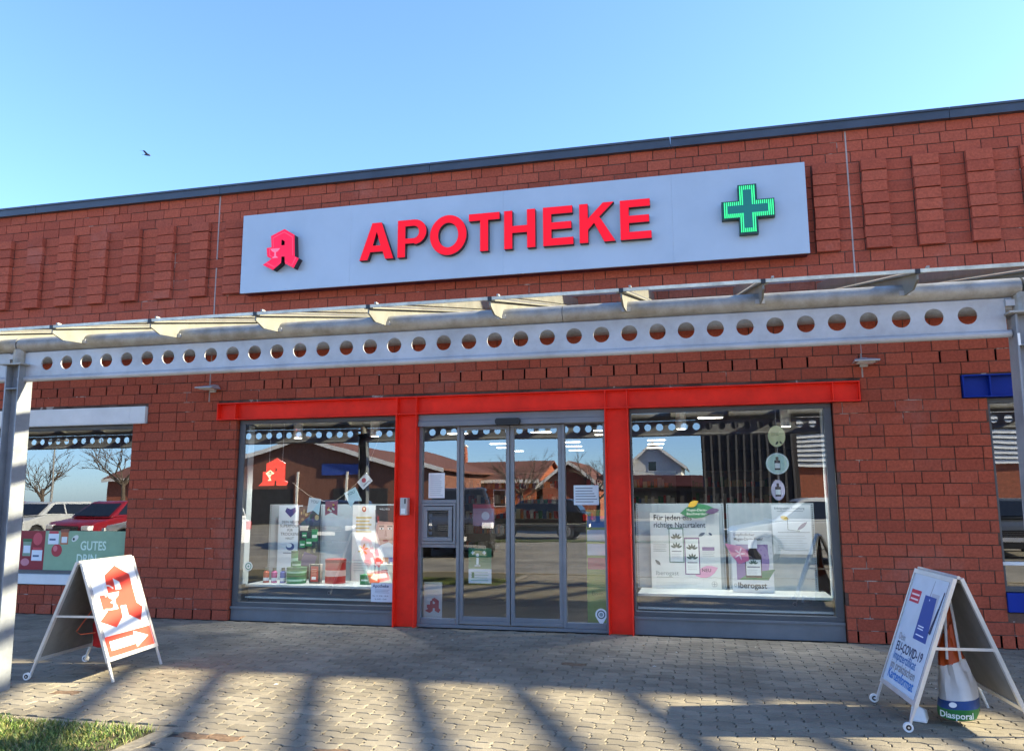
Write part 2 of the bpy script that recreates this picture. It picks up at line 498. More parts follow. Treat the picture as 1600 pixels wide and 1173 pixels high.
def litter():
    r = random.Random(11); b = MB()
    cols = [mat('leaf_%d' % i, c, 0.8, var=0.15) for i, c in enumerate(((0.50, 0.46, 0.38), (0.30, 0.20, 0.09), (0.62, 0.60, 0.55), (0.16, 0.10, 0.05)))]
    for i in range(120):
        x, y = r.uniform(-6, 5.5), -r.random() ** 1.4 * 4.2 - .05
        a = r.uniform(0, 6.3); l, w = r.uniform(.008, .026), r.uniform(.004, .010)
        c, s_ = math.cos(a), math.sin(a)
        z = .003
        P_ = [(x - l * c, y - l * s_, z), (x + w * s_, y - w * c, z + r.uniform(0, .008)), (x + l * c, y + l * s_, z), (x - w * s_, y + w * c, z + r.uniform(0, .008))]
        b.add(P_, [(0, 1, 2, 3)], r.choice(cols))
    tag(b.build('litter_flecks'), 'tiny pale leaf and paper flecks scattered over the paving', 'litter', kind='stuff')
litter()

# ================================================================== BUILDING
bld = thing('brick_building', (0, 0, 0), 'long single-storey red brick shop building with dark roof edge', 'building')
# openings: x0, x1, z0, z1
OPEN = [(-3.61, 3.61, -1, 2.5), (-3.885, 3.90, 2.499, 2.723), (-9.3, -5.17, 0.38, 2.486), (-9.5, -4.95, 2.485, 2.72), (5.12, 8.6, 0.34, 2.505), (4.885, 8.8, 2.5, 2.742)]
def zcourse(k): return 0.125 * k if k <= 20 else 2.5 + (k - 20) * 0.1285
def subtract(x0, x1, z0, z1):
    segs = [(x0, x1)]
    for a, b, c, d in OPEN:
        if d <= z0 + 0.02 or c >= z1 - 0.02: continue
        out = []
        for p, q in segs:
            if b <= p or a >= q: out.append((p, q)); continue
            if a > p: out.append((p, a))
            if b < q: out.append((b, q))
        segs = out
    return segs
JOINT_SHADE = mat('painted_joint_shade', (0.003, 0.002, 0.002), 1.0, spec=0.0)
def build_wall():
    b = MB()
    XL, XR = -11.0, 11.0
    strips = [(-4.145 - 0.265 - 0.5375 * k, -4.145 - 0.5375 * k) for k in range(0, 12)] + [(-3.90, -3.62)] + [(4.06 + 0.53 * k, 4.325 + 0.53 * k) for k in range(0, 12)] + [(3.545, 3.80)]
    strips.sort()
    def brick(x0, x1, z0, z1, yf=0.0):
        if x1 - x0 < 0.03: return
        g = 0.0046
        jy = yf + max(-.0035, min(.0035, random.gauss(0, 0.0022)))
        b.r = random.random()
        d = [random.gauss(0, 0.0012) for _ in range(4)]
        a0, a1, c0, c1 = x0 + g, x1 - g, z0 + g + d[0], z1 - g + d[1]
        t = 0.0022
        y1 = 0.11
        # front face slightly chamfered
        pts = [(a0, jy + t, c0), (a1, jy + t, c0), (a1, jy + t, c1), (a0, jy + t, c1),
               (a0 + t, jy + d[2], c0 + t), (a1 - t, jy + d[3], c0 + t), (a1 - t, jy + d[3], c1 - t), (a0 + t, jy + d[2], c1 - t),
               (a0, y1, c0), (a1, y1, c0), (a1, y1, c1), (a0, y1, c1)]
        b.add(pts, [(4, 5, 6, 7), (0, 1, 5, 4), (1, 2, 6, 5), (2, 3, 7, 6), (3, 0, 4, 7), (8, 9, 1, 0), (9, 10, 2, 1), (10, 11, 3, 2), (11, 8, 0, 3)], BRICK)
    for k in range(0, 44):
        z0, z1 = zcourse(k), zcourse(k + 1)
        relief = 33 <= k < 41
        if relief:
            # stacked strips, proud and flush by turns
            x = XL
            cuts = []
            for s0, s1 in strips:
                if s0 < XL or s1 > XR: continue
                cuts.append((s0, s1))
            prev = XL
            for s0, s1 in cuts + [(XR, XR)]:
                if s0 - prev > 0.02:
                    L = s0 - prev
                    n = max(1, round(L / 0.2675))
                    ofs = (k % 2) * 0.5 if n > 2 else 0
                    edges = [prev] + [prev + (i + ofs) * L / n for i in range(0 if ofs else 1, n) if 0.02 < (i + ofs) * L / n < L - 0.02] + [s0]
                    for p, q in zip(edges, edges[1:]): brick(p, q, z0, z1)
                if s1 > s0:
                    brick(s0 + random.gauss(0, .003), s1 + random.gauss(0, .003), z0, z1, -0.062 + max(-.008, min(.008, random.gauss(0, 0.004))))
                prev = s1
            continue
        x = XL - (k % 2) * 0.1325 - (0.066 if k % 5 == 3 else 0)
        vent = (k == 23)
        base = (k == 0)
        pend = -1
        while x < XR:
            w = 0.265
            if pend > 0: pend -= 1
            elif pend == 0: w = 0.1325; pend = -1
            elif random.random() < 0.075: w = 0.1325; pend = random.choice((1, 2, 2, 3))
            x2 = x + w
            for p, q in subtract(max(x, XL), min(x2, XR), z0, z1):
                if q - p > 0.035:
                    if (vent or base) and (abs(p - x) < 1e-6) and (abs(x) < 3.4 or base or x < -4.6 or x > 4.5): brick(p + 0.011, q, z0, z1)
                    else: brick(p, q, z0, z1)
            x = x2
    # mortar bed behind the brick faces
    b.r = 0.5
    xs = sorted(set([XL, XR] + [v for o in OPEN for v in o[:2]])); zs = sorted(set([0.0, zcourse(44)] + [v for o in OPEN for v in o[2:] if v > 0]))
    e = 0.006
    for xa, xb in zip(xs, xs[1:]):
        for za, zb in zip(zs, zs[1:]):
            mx, mz = (xa + xb) / 2, (za + zb) / 2
            if any(o[0] < mx < o[1] and o[2] < mz < o[3] for o in OPEN): continue
            b.rect(xa, xb, za, zb, 0.0095, MORTAR)
    for o in OPEN:
        for xx, sg in ((o[0] - e, 1), (o[1] + e, -1)):
            z0 = max(0, o[2]); z1 = o[3]
            b.add([(xx, 0.0085, z0), (xx, 0.105, z0), (xx, 0.105, z1), (xx, 0.0085, z1)], [(0, 1, 2, 3)], MORTAR)
    for xa, xb, k in ((-3.4, 3.4, 23), (-9, -4.6, 23), (4.5, 9, 23), (-11, -3.63, 0), (3.63, 11, 0)):
        b.rect(xa, xb, zcourse(k) + .008, zcourse(k + 1) - .008, 0.0078, JOINT_SHADE)  # flat black sheet paints the shade inside the open joints
    plain = mat('plain_brickwork', (0.30, 0.07, 0.046), 0.9, vscale=12, var=0.15)
    b.box(XR, 28, 0.0, 0.3, 0, 5.65, plain); b.box(-34, XL, 0.0, 0.3, 0, 5.65, plain)
    b.box(-34, 28, 14.6, 14.9, 0, 5.65, plain); b.box(27.7, 28, 0.3, 14.6, 0, 5.65, plain); b.box(-34, -33.7, 0.3, 14.6, 0, 5.65, plain)
    # inner leaf above the openings, so no daylight comes through the joints
    b.box(XL, XR, 0.12, 0.3, 2.76, 5.55, ROOM)
    for x0, x1 in ((-11, -9.31), (-5.15, -3.62), (3.62, 5.10), (8.61, 11)): b.box(x0, x1, 0.1105, 0.3, 0.0, 2.75, ROOM)
    for x0, x1 in ((-9.3, -5.17),): b.box(x0, x1, 0.1105, 0.3, 0.0, 0.375, ROOM)
    b.box(5.12, 8.6, 0.1105, 0.3, 0.0, 0.335, ROOM)
    tag(b.build('wall', bld), None)
    j = MB(); jm = mat('pale_joint_sealant', (0.34, 0.27, 0.25), 0.8)
    j.box(-4.04, -4.024, -0.004, 0.01, 2.75, 5.57, jm); j.build('expansion_joint', bld)
    j = MB(); j.box(3.925, 3.941, -0.004, 0.01, 2.76, 5.57, jm); j.build('expansion_joint', bld)
    c = MB()
    x = -34
    while x < 28:
        c.box(x, x + 2.995, -0.065, 0.36, 5.578, 5.690, COPE)
        c.box(x, x + 2.995, -0.078, -0.0655, 5.672, 5.698, COPE)
        x += 3
    c.build('parapet_coping', bld)
    r = MB(); r.box(-33.9, 27.9, 0.31, 14.7, 5.3, 5.5, ROOFM); r.build('roof', bld)
build_wall()

# ---- red steel frame round the pharmacy front
def channel_beam(b, x0, x1, z0, z1, m, ribs):
    b.box(x0, x1, 0.035, 0.047, z0 + 0.012, z1 - 0.012, m)
    b.box(x0, x1, -0.045, 0.10, z1 - 0.0118, z1, m)
    b.box(x0, x1, -0.045, 0.10, z0, z0 + 0.0118, m)
    for x in ribs: b.box(x - 0.006, x + 0.006, -0.040, 0.0348, z0 + 0.0122, z1 - 0.0122, m)
b = MB(); channel_beam(b, -3.885, 3.895, 2.503, 2.722, RED, (-3.878, -3.62, -1.395, -1.145, 1.155, 1.405, 3.62, 3.888))
tag(b.build('steel_lintel', bld), 'long red steel lintel above the pharmacy front')
for xa, xb in ((-1.405, -1.135), (1.145, 1.415)):
    p = MB()
    p.box(xa + 0.0122, xb - 0.0122, 0.035, 0.047, 0.0, 2.502, RED)
    p.box(xa, xa + 0.012, -0.048, 0.12, 0.0, 2.5025, RED); p.box(xb - 0.012, xb, -0.048, 0.12, 0.0, 2.5025, RED)
    tag(p.build('steel_post', bld), 'red steel post beside the sliding door')
b = MB(); channel_beam(b, -9.5, -4.953, 2.489, 2.718, WHITEP, (-9.4, -7.2)); b.box(-9.5, -4.955, -0.047, 0.03, 2.502, 2.706, WHITEP); b.box(-5.2, -5.19, -0.05, -0.0472, 2.502, 2.706, WHITEP)
tag(b.build('steel_lintel', bld, bevel=0.004), 'white steel lintel over the neighbouring shop window at left')
b = MB(); channel_beam(b, 4.89, 8.8, 2.506, 2.740, BLUEP, (4.898, 5.15, 7.0))
tag(b.build('steel_lintel', bld), 'blue steel lintel over the neighbouring shop window at right')

# ---- shop windows
def frame_rect(b, x0, x1, z0, z1, w, y0, y1, m, sides='lrtb'):
    if 'b' in sides: b.box(x0, x1, y0, y1, z0, z0 + w, m)
    if 't' in sides: b.box(x0, x1, y0, y1, z1 - w, z1, m)
    lo = z0 + (w + .0002 if 'b' in sides else 0); hi = z1 - (w + .0002 if 't' in sides else 0)
    if 'l' in sides: b.box(x0, x0 + w, y0, y1, lo, hi, m)
    if 'r' in sides: b.box(x1 - w, x1, y0, y1, lo, hi, m)

def shop_window(x0, x1, z0, z1, panel_z, label, wl=0.06, wr=0.06, skew=0.0):
    f = MB()
    f.box(x0, x1, 0.06, 0.14, z1 - 0.05, z1, FRAMED)
    f.box(x0, x1, 0.06, 0.14, z0 - 0.02, z0 + 0.03, FRAMED)
    f.box(x0, x0 + wl, 0.06, 0.14, z0 + 0.0302, z1 - 0.0502, FRAMED)
    f.box(x1 - wr, x1, 0.06, 0.14, z0 + 0.0302, z1 - 0.0502, FRAMED)
    o = tag(f.build('shop_window', bld, bevel=0.003), label)
    g = MB(); ga, gb = x0 + wl - 0.005, x1 - wr + 0.005
    g.add([(ga, .10 - skew, z0 + .025), (gb, .10 + skew, z0 + .025), (gb, .10 + skew, z1 - .045), (ga, .10 - skew, z1 - .045)], [(0, 1, 2, 3)], GLASS)
    g.build('pane', o)
    if panel_z is not None:
        s = MB(); s.box(x0, x1, 0.055, 0.15, panel_z, z0 - 0.0202, SILL); s.box(x0, x1, 0.03, 0.06 - 0.0052, z0 - 0.045, z0 - 0.022, SILL)
        s.build('sill_panel', o)
    return o
shop_window(-3.60, -1.41, 0.19, 2.50, 0.0, 'left display window of the pharmacy', 0.085, 0.02, 0.028)
shop_window(1.42, 3.60, 0.215, 2.50, 0.0, 'right display window of the pharmacy', 0.02, 0.075)
w1 = shop_window(-9.29, -5.18, 0.53, 2.484, None, 'neighbouring shop window under the white lintel', 0.03, 0.02)
s = MB(); s.box(-9.3, -5.172, -0.03, 0.10, 0.385, 0.512, WHITEP); s.build('sill_panel', w1, bevel=0.004)
w2 = shop_window(5.125, 8.59, 0.56, 2.50, None, 'neighbouring shop window under the blue lintel', 0.03, 0.02)
s = MB(); s.box(5.122, 8.6, -0.02, 0.10, 0.35, 0.535, BLUEP); s.box(5.13, 8.59, 0.055, 0.0995, 0.80, 0.835, WHITEP); s.build('sill_panel', w2, bevel=0.004)

# ---- automatic sliding door
d = MB()
d.box(-1.133, 1.143, 0.02, 0.16, 2.415, 2.50, FRAME)
d.box(-1.133, 1.143, 0.0, 0.16, 2.352, 2.413, FRAME)
d.box(-1.133, 1.143, 0.05, 0.15, 0.0, 0.035, FRAME)
d.box(-1.133, -1.093, 0.06, 0.14, 0.037, 2.35, FRAME)
d.box(1.108, 1.143, 0.06, 0.14, 0.037, 2.35, FRAME)
for xx in (-0.655, 0.625): d.box(xx, xx + 0.035, 0.06, 0.14, 0.037, 2.35, FRAME)
d.box(-1.09, -0.658, 0.062, 0.138, 1.435, 1.475, FRAME); d.box(-1.09, -0.658, 0.062, 0.138, 0.915, 0.955, FRAME)
d.box(-1.09, -0.658, 0.062, 0.138, 0.037, 0.10, FRAME); d.box(0.662, 1.106, 0.062, 0.138, 0.037, 0.10, FRAME)
door = tag(d.build('sliding_door', bld, bevel=0.003), 'grey framed glass sliding door with fixed side panels')
for x0, x1 in ((-0.618, -0.004), (0.006, 0.622)):
    l = MB(); frame_rect(l, x0, x1, 0.045, 2.348, 0.045, 0.075, 0.125, FRAME)
    l.box(x0 + 0.0452, x1 - 0.0452, 0.08, 0.12, 0.0902, 0.13, FRAME)
    l.rect(x0 + 0.043, x1 - 0.043, 0.125, 2.305, 0.095, GLASS)
    l.build('door_leaf', door, bevel=0.003)
for x0, x1, z0, z1 in ((-1.095, -0.653, 1.472, 2.352), (-1.095, -0.653, 0.098, 0.917), (0.658, 1.11, 0.098, 2.352)):
    g = MB(); g.rect(x0, x1, z0, z1, 0.10, GLASS); g.build('pane', door)
h = MB()
frame_rect(h, -1.088, -0.66, 0.957, 1.433, 0.03, 0.045, 0.13, FRAME)
frame_rect(h, -1.055, -0.70, 0.99, 1.395, 0.045, 0.03, 0.12, FRAME)
h.box(-1.008, -0.747, 0.07, 0.075, 1.037, 1.348, BLACK)
h.rect(-1.008, -0.747, 1.037, 1.348, 0.064, GLASS)
for i in range(4): h.box(-1.000, -0.955, 0.058, 0.063, 1.06 + i * 0.07, 1.10 + i * 0.07, ink('55595f'))
tag(h.build('night_hatch', door, bevel=0.003), 'grey framed night service hatch in the left side panel')
sn = MB(); sn.prism([[(-0.15, 2.375), (-0.135, 2.345), (0.135, 2.345), (0.15, 2.375), (0.15, 2.405), (0.135, 2.425), (-0.135, 2.425), (-0.15, 2.405)]], -0.05, -0.0005, BLACK)
sn.build('motion_sensor', door, bevel=0.01)

# ---- shop interiors
i_ = MB()
def room(b, x0, x1, y0, y1, z0, z1, fl):
    b.add([(x0, y0, z0), (x1, y0, z0), (x1, y1, z0), (x0, y1, z0)], [(0, 1, 2, 3)], fl)
    b.add([(x0, y0, z1), (x1, y0, z1), (x1, y1, z1), (x0, y1, z1)], [(3, 2, 1, 0)], ROOMC)
    b.add([(x0, y1, z0), (x1, y1, z0), (x1, y1, z1), (x0, y1, z1)], [(0, 1, 2, 3)], ROOM)
    b.add([(x0, y0, z0), (x0, y1, z0), (x0, y1, z1), (x0, y0, z1)], [(0, 1, 2, 3)], ROOM)
    b.add([(x1, y0, z0), (x1, y1, z0), (x1, y1, z1), (x1, y0, z1)], [(3, 2, 1, 0)], ROOM)
FLOOR = mat('dark_shop_floor', (0.06, 0.058, 0.055), 0.35, vscale=3, var=0.1)
room(i_, -4.6, 4.6, 0.31, 13.0, 0.004, 2.75, FLOOR)
i_.build('pharmacy_interior', bld)
for x0, x1 in ((-10.9, -4.65), (4.65, 10.9)):
    i_ = MB(); room(i_, x0, x1, 0.31, 6, 0.004, 2.75, FLOOR); i_.build('neighbour_interior', bld)
def shelf_unit(x0, x1, y0, y1, z1, rnd, label):
    t = thing('shelf_unit', ((x0 + x1) / 2, y0, 0), label, 'shelf', 'shelving inside the pharmacy')
    f = MB(); W = mat('shelf_board', (0.30, 0.30, 0.29), 0.5)
    f.box(x0, x1, y1 - 0.02, y1, 0.01, z1, W)
    for k in range(6): f.box(x0, x1, y0, y1 - 0.021, 0.1 + k * (z1 - 0.15) / 5, 0.125 + k * (z1 - 0.15) / 5, W)
    f.build('frame', t)
    g = MB()
    pal = [ink(c) for c in ('c9ccd0', '2f7d57', 'c23b3b', 'e0d9b0', '4b6fa8', 'd9843b', 'efefef')]
    for k in range(5):
        x = x0 + 0.03
        zz = 0.126 + k * (z1 - 0.15) / 5
        while x < x1 - 0.12:
            w = rnd.uniform(0.05, 0.11); hh = rnd.uniform(0.1, 0.26)
            g.box(x, x + w, y0 + 0.04, y1 - 0.06, zz, zz + hh, rnd.choice(pal)); x += w + 0.012
    tag(g.build('stock', t), kind='stuff')
rr = random.Random(3)
shelf_unit(-4.3, -1.6, 12.4, 12.8, 2.2, rr, 'stocked shelf at the back wall, left of the door view')
shelf_unit(-0.9, 1.5, 12.4, 12.8, 2.2, rr, 'stocked shelf at the back wall behind the sliding door')
shelf_unit(1.9, 4.3, 12.4, 12.8, 2.2, rr, 'stocked shelf at the back wall, right of the door view')
c = MB(); c.box(-1.4, 1.6, 5.4, 6.0, 0.005, 0.98, mat('counter_front', (0.25, 0.25, 0.24), 0.4)); c.box(-1.45, 1.65, 5.33, 6.05, 0.982, 1.02, mat('counter_top', (0.5, 0.5, 0.48), 0.3))
tag(c.build('sales_counter', bevel=0.01), 'pale sales counter deep inside the shop behind the door', 'counter')
LITE = mat('ceiling_lamp_glow', (1.0, 0.94, 0.78), 0.5, var=0.0, emit=2.6)
def ceil_light(x, y, l, w, label):
    t = MB(); t.box(x - l / 2, x + l / 2, y - w / 2, y + w / 2, 2.70, 2.748, WHITE); t.box(x - l / 2 + .02, x + l / 2 - .02, y - w / 2 + .02, y + w / 2 - .02, 2.692, 2.6995, LITE)
    tag(t.build('ceiling_light'), label, 'ceiling light', 'lit ceiling panels inside the pharmacy')
for x, y, lb in (
        (-2.25, 5.18, 'lit ceiling panel at the top of the left side panel of the door'),
        (-0.67, 5.29, 'lit ceiling panel at the top of the right door leaf'),
        (0.5, 5.24, 'lit ceiling panel nearest of the column right of the door, beside the right red post'),
        (0.4, 6.19, 'lit ceiling panel second of the column right of the door, beside the right red post'),
        (-0.54, 8.03, 'lit ceiling panel front one of the stepped row of three behind the right side panel'),
        (-0.72, 9.43, 'lit ceiling panel middle one of the stepped row of three behind the right side panel'),
        (-0.9, 10.98, 'lit ceiling panel rear one of the stepped row of three behind the right side panel'),
        (-2.22, 8.1, 'lit ceiling panel front one of the pair behind the left door leaf'),
        (-2.42, 9.48, 'lit ceiling panel rear one of the pair behind the left door leaf'),
        (-2.46, 10.9, 'lit ceiling panel just right of the door mullion'),
        (2.36, 3.4, 'lit ceiling panel at the top of the right display window'),
        (1.28, 7.97, 'lit ceiling panel lowest step of three behind the left part of the right display window'),
        (1.2, 9.2, 'lit ceiling panel middle step of three behind the left part of the right display window'),
        (1.09, 10.6, 'lit ceiling panel top step of three behind the left part of the right display window')):
    ceil_light(x, y, 0.40, 0.16, lb)
for x, lb in ((-3.06, 'white cylinder spotlight in the left display window, left one'), (-1.95, 'white cylinder spotlight in the left display window near the red post'),
              (1.985, 'white cylinder spotlight in the right display window near the red post'), (3.18, 'white cylinder spotlight in the right display window, right one')):
    t = MB(); t.lathe([(0.062, 2.30), (0.062, 2.50), (0.02, 2.505), (0.02, 2.748)], (x, 0.6), WHITE)
    t.lathe([(0.05, 2.297), (0.05, 2.2995)], (x, 0.6), LITE)
    so = tag(t.build('spotlight', smooth=True), lb, 'spotlight', 'white display window spotlights')
    sl = bpy.data.lights.new('spot_lamp', 'SPOT'); sl.energy = 34; sl.spot_size = math.radians(110); sl.spot_blend = 0.7; sl.shadow_soft_size = 0.05; sl.color = (1.0, 0.97, 0.90)
    slo = bpy.data.objects.new('spot_lamp', sl); scene.collection.objects.link(slo); slo.location = (x, .6, 2.28); slo.parent = so
    slo.rotation_euler = (math.radians(-4), 0, 0)

# ================================================================== FASCIA SIGN
sg = thing('fascia_sign', (0, 0, 4.125), 'long silver pharmacy sign board with red letters on the brick parapet', 'sign')
p = MB()
for x0, x1 in ((-3.53, -1.995), (-1.994, -0.002), (-0.001, 1.995), (1.996, 3.455)): p.box(x0, x1, -0.20, -0.17, 4.125, 5.175, SIGNP)
SIDE = mat('sign_side_burgundy', (0.06, 0.012, 0.025), 0.5)
p.box(-3.52, 3.445, -0.1695, -0.01, 4.135, 5.165, SIDE)
p.build('panel', sg)
zb, zt = 4.414, 4.886
def stroke_E(x0, x1, t=.1):
    h = zt - zb
    xm = x1 - 0.022
    return [[(x0, zb), (x1, zb), (x1, zb + t * .88), (x0 + t, zb + t * .88), (x0 + t, zb + h / 2 - t * .40), (xm, zb + h / 2 - t * .40), (xm, zb + h / 2 + t * .46), (x0 + t, zb + h / 2 + t * .46), (x0 + t, zt - t * .88), (x1 - .008, zt - t * .88), (x1 - .008, zt), (x0, zt)]]
def arc(cx, cz, rx, rz, a0, a1, n):
    return [(cx + rx * math.cos(math.radians(a0 + (a1 - a0) * i / n)), cz + rz * math.sin(math.radians(a0 + (a1 - a0) * i / n))) for i in range(n + 1)]
LET = {}
def A_(x0, x1):
    w = x1 - x0; xc = (x0 + x1) / 2; t = .108; tw = .062
    return [[(x0, zb), (x0 + t, zb), (x0 + t + .035, zb + .098), (x1 - t - .035, zb + .098), (x1 - t, zb), (x1, zb), (xc + tw, zt), (xc - tw, zt)],
            [(x0 + t + .066, zb + .178), (x1 - t - .066, zb + .178), (xc, zt - .115)]]
def P_(x0, x1):
    r = .142; cz = zt - r
    t = .1
    outer = [(x0, zb), (x0 + t, zb), (x0 + t, zb + .17)] + [(x1 - r, zb + .17)] + arc(x1 - .158, zt - .158, .158, .158, -90, 90, 14) + [(x0, zt)]
    inner = [(x0 + t, zt - .238), (x0 + t, zt - .08)] + list(reversed(arc(x1 - .165, zt - .159, .070, .079, -90, 90, 10)))
    return [outer, inner]
def O_(x0, x1):
    xc = (x0 + x1) / 2; zc = (zb + zt) / 2
    return [arc(xc, zc, (x1 - x0) / 2, .252, 0, 348.75, 31), arc(xc, zc, (x1 - x0) / 2 - .106, .156, 0, 348.75, 31)]
def T_(x0, x1):
    xc = (x0 + x1) / 2; t = .05
    return [[(xc - t, zb), (xc + t, zb), (xc + t, zt - .088), (x1, zt - .088), (x1, zt), (x0, zt), (x0, zt - .088), (xc - t, zt - .088)]]
def H_(x0, x1):
    t = .1; zc = (zb + zt) / 2
    return [[(x0, zb), (x0 + t, zb), (x0 + t, zc - .043), (x1 - t, zc - .043), (x1 - t, zb), (x1, zb), (x1, zt), (x1 - t, zt), (x1 - t, zc + .043), (x0 + t, zc + .043), (x0 + t, zt), (x0, zt)]]
def K_(x0, x1):
    t = .1
    return [[(x0, zb), (x0 + t, zb), (x0 + t, zb + .155), (x0 + t + .072, zb + .235), (x1 - .128, zb), (x1, zb), (x1 - .182, zb + .305), (x1 - .012, zt), (x1 - .138, zt), (x0 + t, zb + .29), (x0 + t, zt), (x0, zt)]]
for ch, loops in (('A', A_(-1.834, -1.384)), ('P', P_(-1.331, -0.957)), ('O', O_(-0.911, -0.444)), ('T', T_(-0.415, -0.033)), ('H', H_(0.024, 0.404)), ('E', stroke_E(0.498, 0.857)), ('K', K_(0.931, 1.347)), ('E', stroke_E(1.406, 1.757))):
    b = MB(); b.prism(loops, -0.275, -0.2005, SIGNR, SIGNK)
    tag(b.build('letter', sg), 'red letter %s of the sign' % ch)
EMO = [(0.406, 0.82), (0.575, 0.715), (0.575, 0.445), (0.642, 0.394), (0.565, 0.276), (0.421, 0.352), (0.421, 0.443), (0.346, 0.445), (0.336, 0.345), (0.223, 0.268), (0.037, 0.347), (0.166, 0.422), (0.112, 0.445), (0.112, 0.568), (0.228, 0.568), (0.240, 0.74)]
EMH = [(0.339, 0.705), (0.417, 0.660), (0.417, 0.594), (0.339, 0.596)]
def em(pts, cx, cz, sx, sz): return [(cx + (x - 0.34) * sx, cz + (z - 0.268) * sz) for x, z in pts]
SIGN_OUT = [(-2.868, 4.905), (-2.725, 4.815), (-2.709, 4.530), (-2.651, 4.501), (-2.718, 4.378), (-2.842, 4.447), (-2.850, 4.540), (-2.898, 4.542), (-2.899, 4.459), (-3.009, 4.374), (-3.156, 4.45), (-3.035, 4.524), (-3.099, 4.557), (-3.112, 4.671), (-3.043, 4.676), (-3.057, 4.827)]
SIGN_H = [(-2.905, 4.768), (-2.858, 4.742), (-2.858, 4.690), (-2.905, 4.690)]
b = MB(); b.prism([SIGN_OUT, SIGN_H], -0.30, -0.2005, PINK, SIGNK)
cxe, cze = -2.88, 4.63
ins = [((x - cxe) * .86 + cxe, (z - cze) * .88 + cze) for x, z in SIGN_OUT]
ins2 = [((x - cxe) * .80 + cxe, (z - cze) * .83 + cze) for x, z in SIGN_OUT]
for k in range(len(ins)):
    a0, a1, b1, b0 = ins[k], ins[(k + 1) % len(ins)], ins2[(k + 1) % len(ins)], ins2[k]
    b.add([(q[0], -0.3012, q[1]) for q in (a0, a1, b1, b0)], [(3, 2, 1, 0)], PINK2)
# snake bowl relief
b.flat([[(-3.06, 4.655), (-2.92, 4.655), (-2.95, 4.615), (-2.975, 4.605), (-2.972, 4.555), (-2.94, 4.53), (-3.03, 4.53), (-3.0, 4.555), (-2.998, 4.605), (-3.03, 4.62)]], -0.302, mat('bowl_pink', (0.80, 0.16, 0.24), 0.4, emit=0.1))
tag(b.build('emblem', sg), 'glowing red blackletter A emblem with snake bowl')
# green LED cross
cr = MB(); GD = mat('dark_green_housing', (0.004, 0.05, 0.040), 0.4); GM = mat('green_cross_face', (0.014, 0.15, 0.13), 0.4, spec=0.3, emit=0.05, var=0.03)
GL = mat('green_led', (0.04, 0.80, 0.22), 0.4, var=0, emit=0.22)
cxx, czz, a, w = 2.823, 4.655, 0.284, 0.102
cross = lambda a, w: [(cxx - w, czz - a), (cxx + w, czz - a), (cxx + w, czz - w), (cxx + a, czz - w), (cxx + a, czz + w), (cxx + w, czz + w), (cxx + w, czz + a), (cxx - w, czz + a), (cxx - w, czz + w), (cxx - a, czz + w), (cxx - a, czz - w), (cxx - w, czz - w)]
cr.prism([cross(a, w)], -0.29, -0.2005, GD)
cr.flat([cross(a - .052, w - .045)], -0.2912, GM)
crs = tag(cr.build('cross', sg), 'green cross with a lit LED border')
ld = MB()
st = 0.0215
xs = []
def inside(x, z, a, w): return (abs(x) < w and abs(z) < a) or (abs(z) < w and abs(x) < a)
n = int(2 * a / st) + 1
for i in range(n):
    x = -a + 0.012 + i * st
    z = -a
    run = None
    while z <= a + .004:
        ok = inside(x, z, a - .012, w - .010) and not inside(x, z, a - .062, w - .056)
        if ok and run is None: run = z
        if (not ok) and run is not None:
            ld.rect(cxx + x - .0055, cxx + x + .0055, czz + run, czz + z - .002, -0.2925, GL); run = None
        z += .004
ld.build('led_strip', crs)

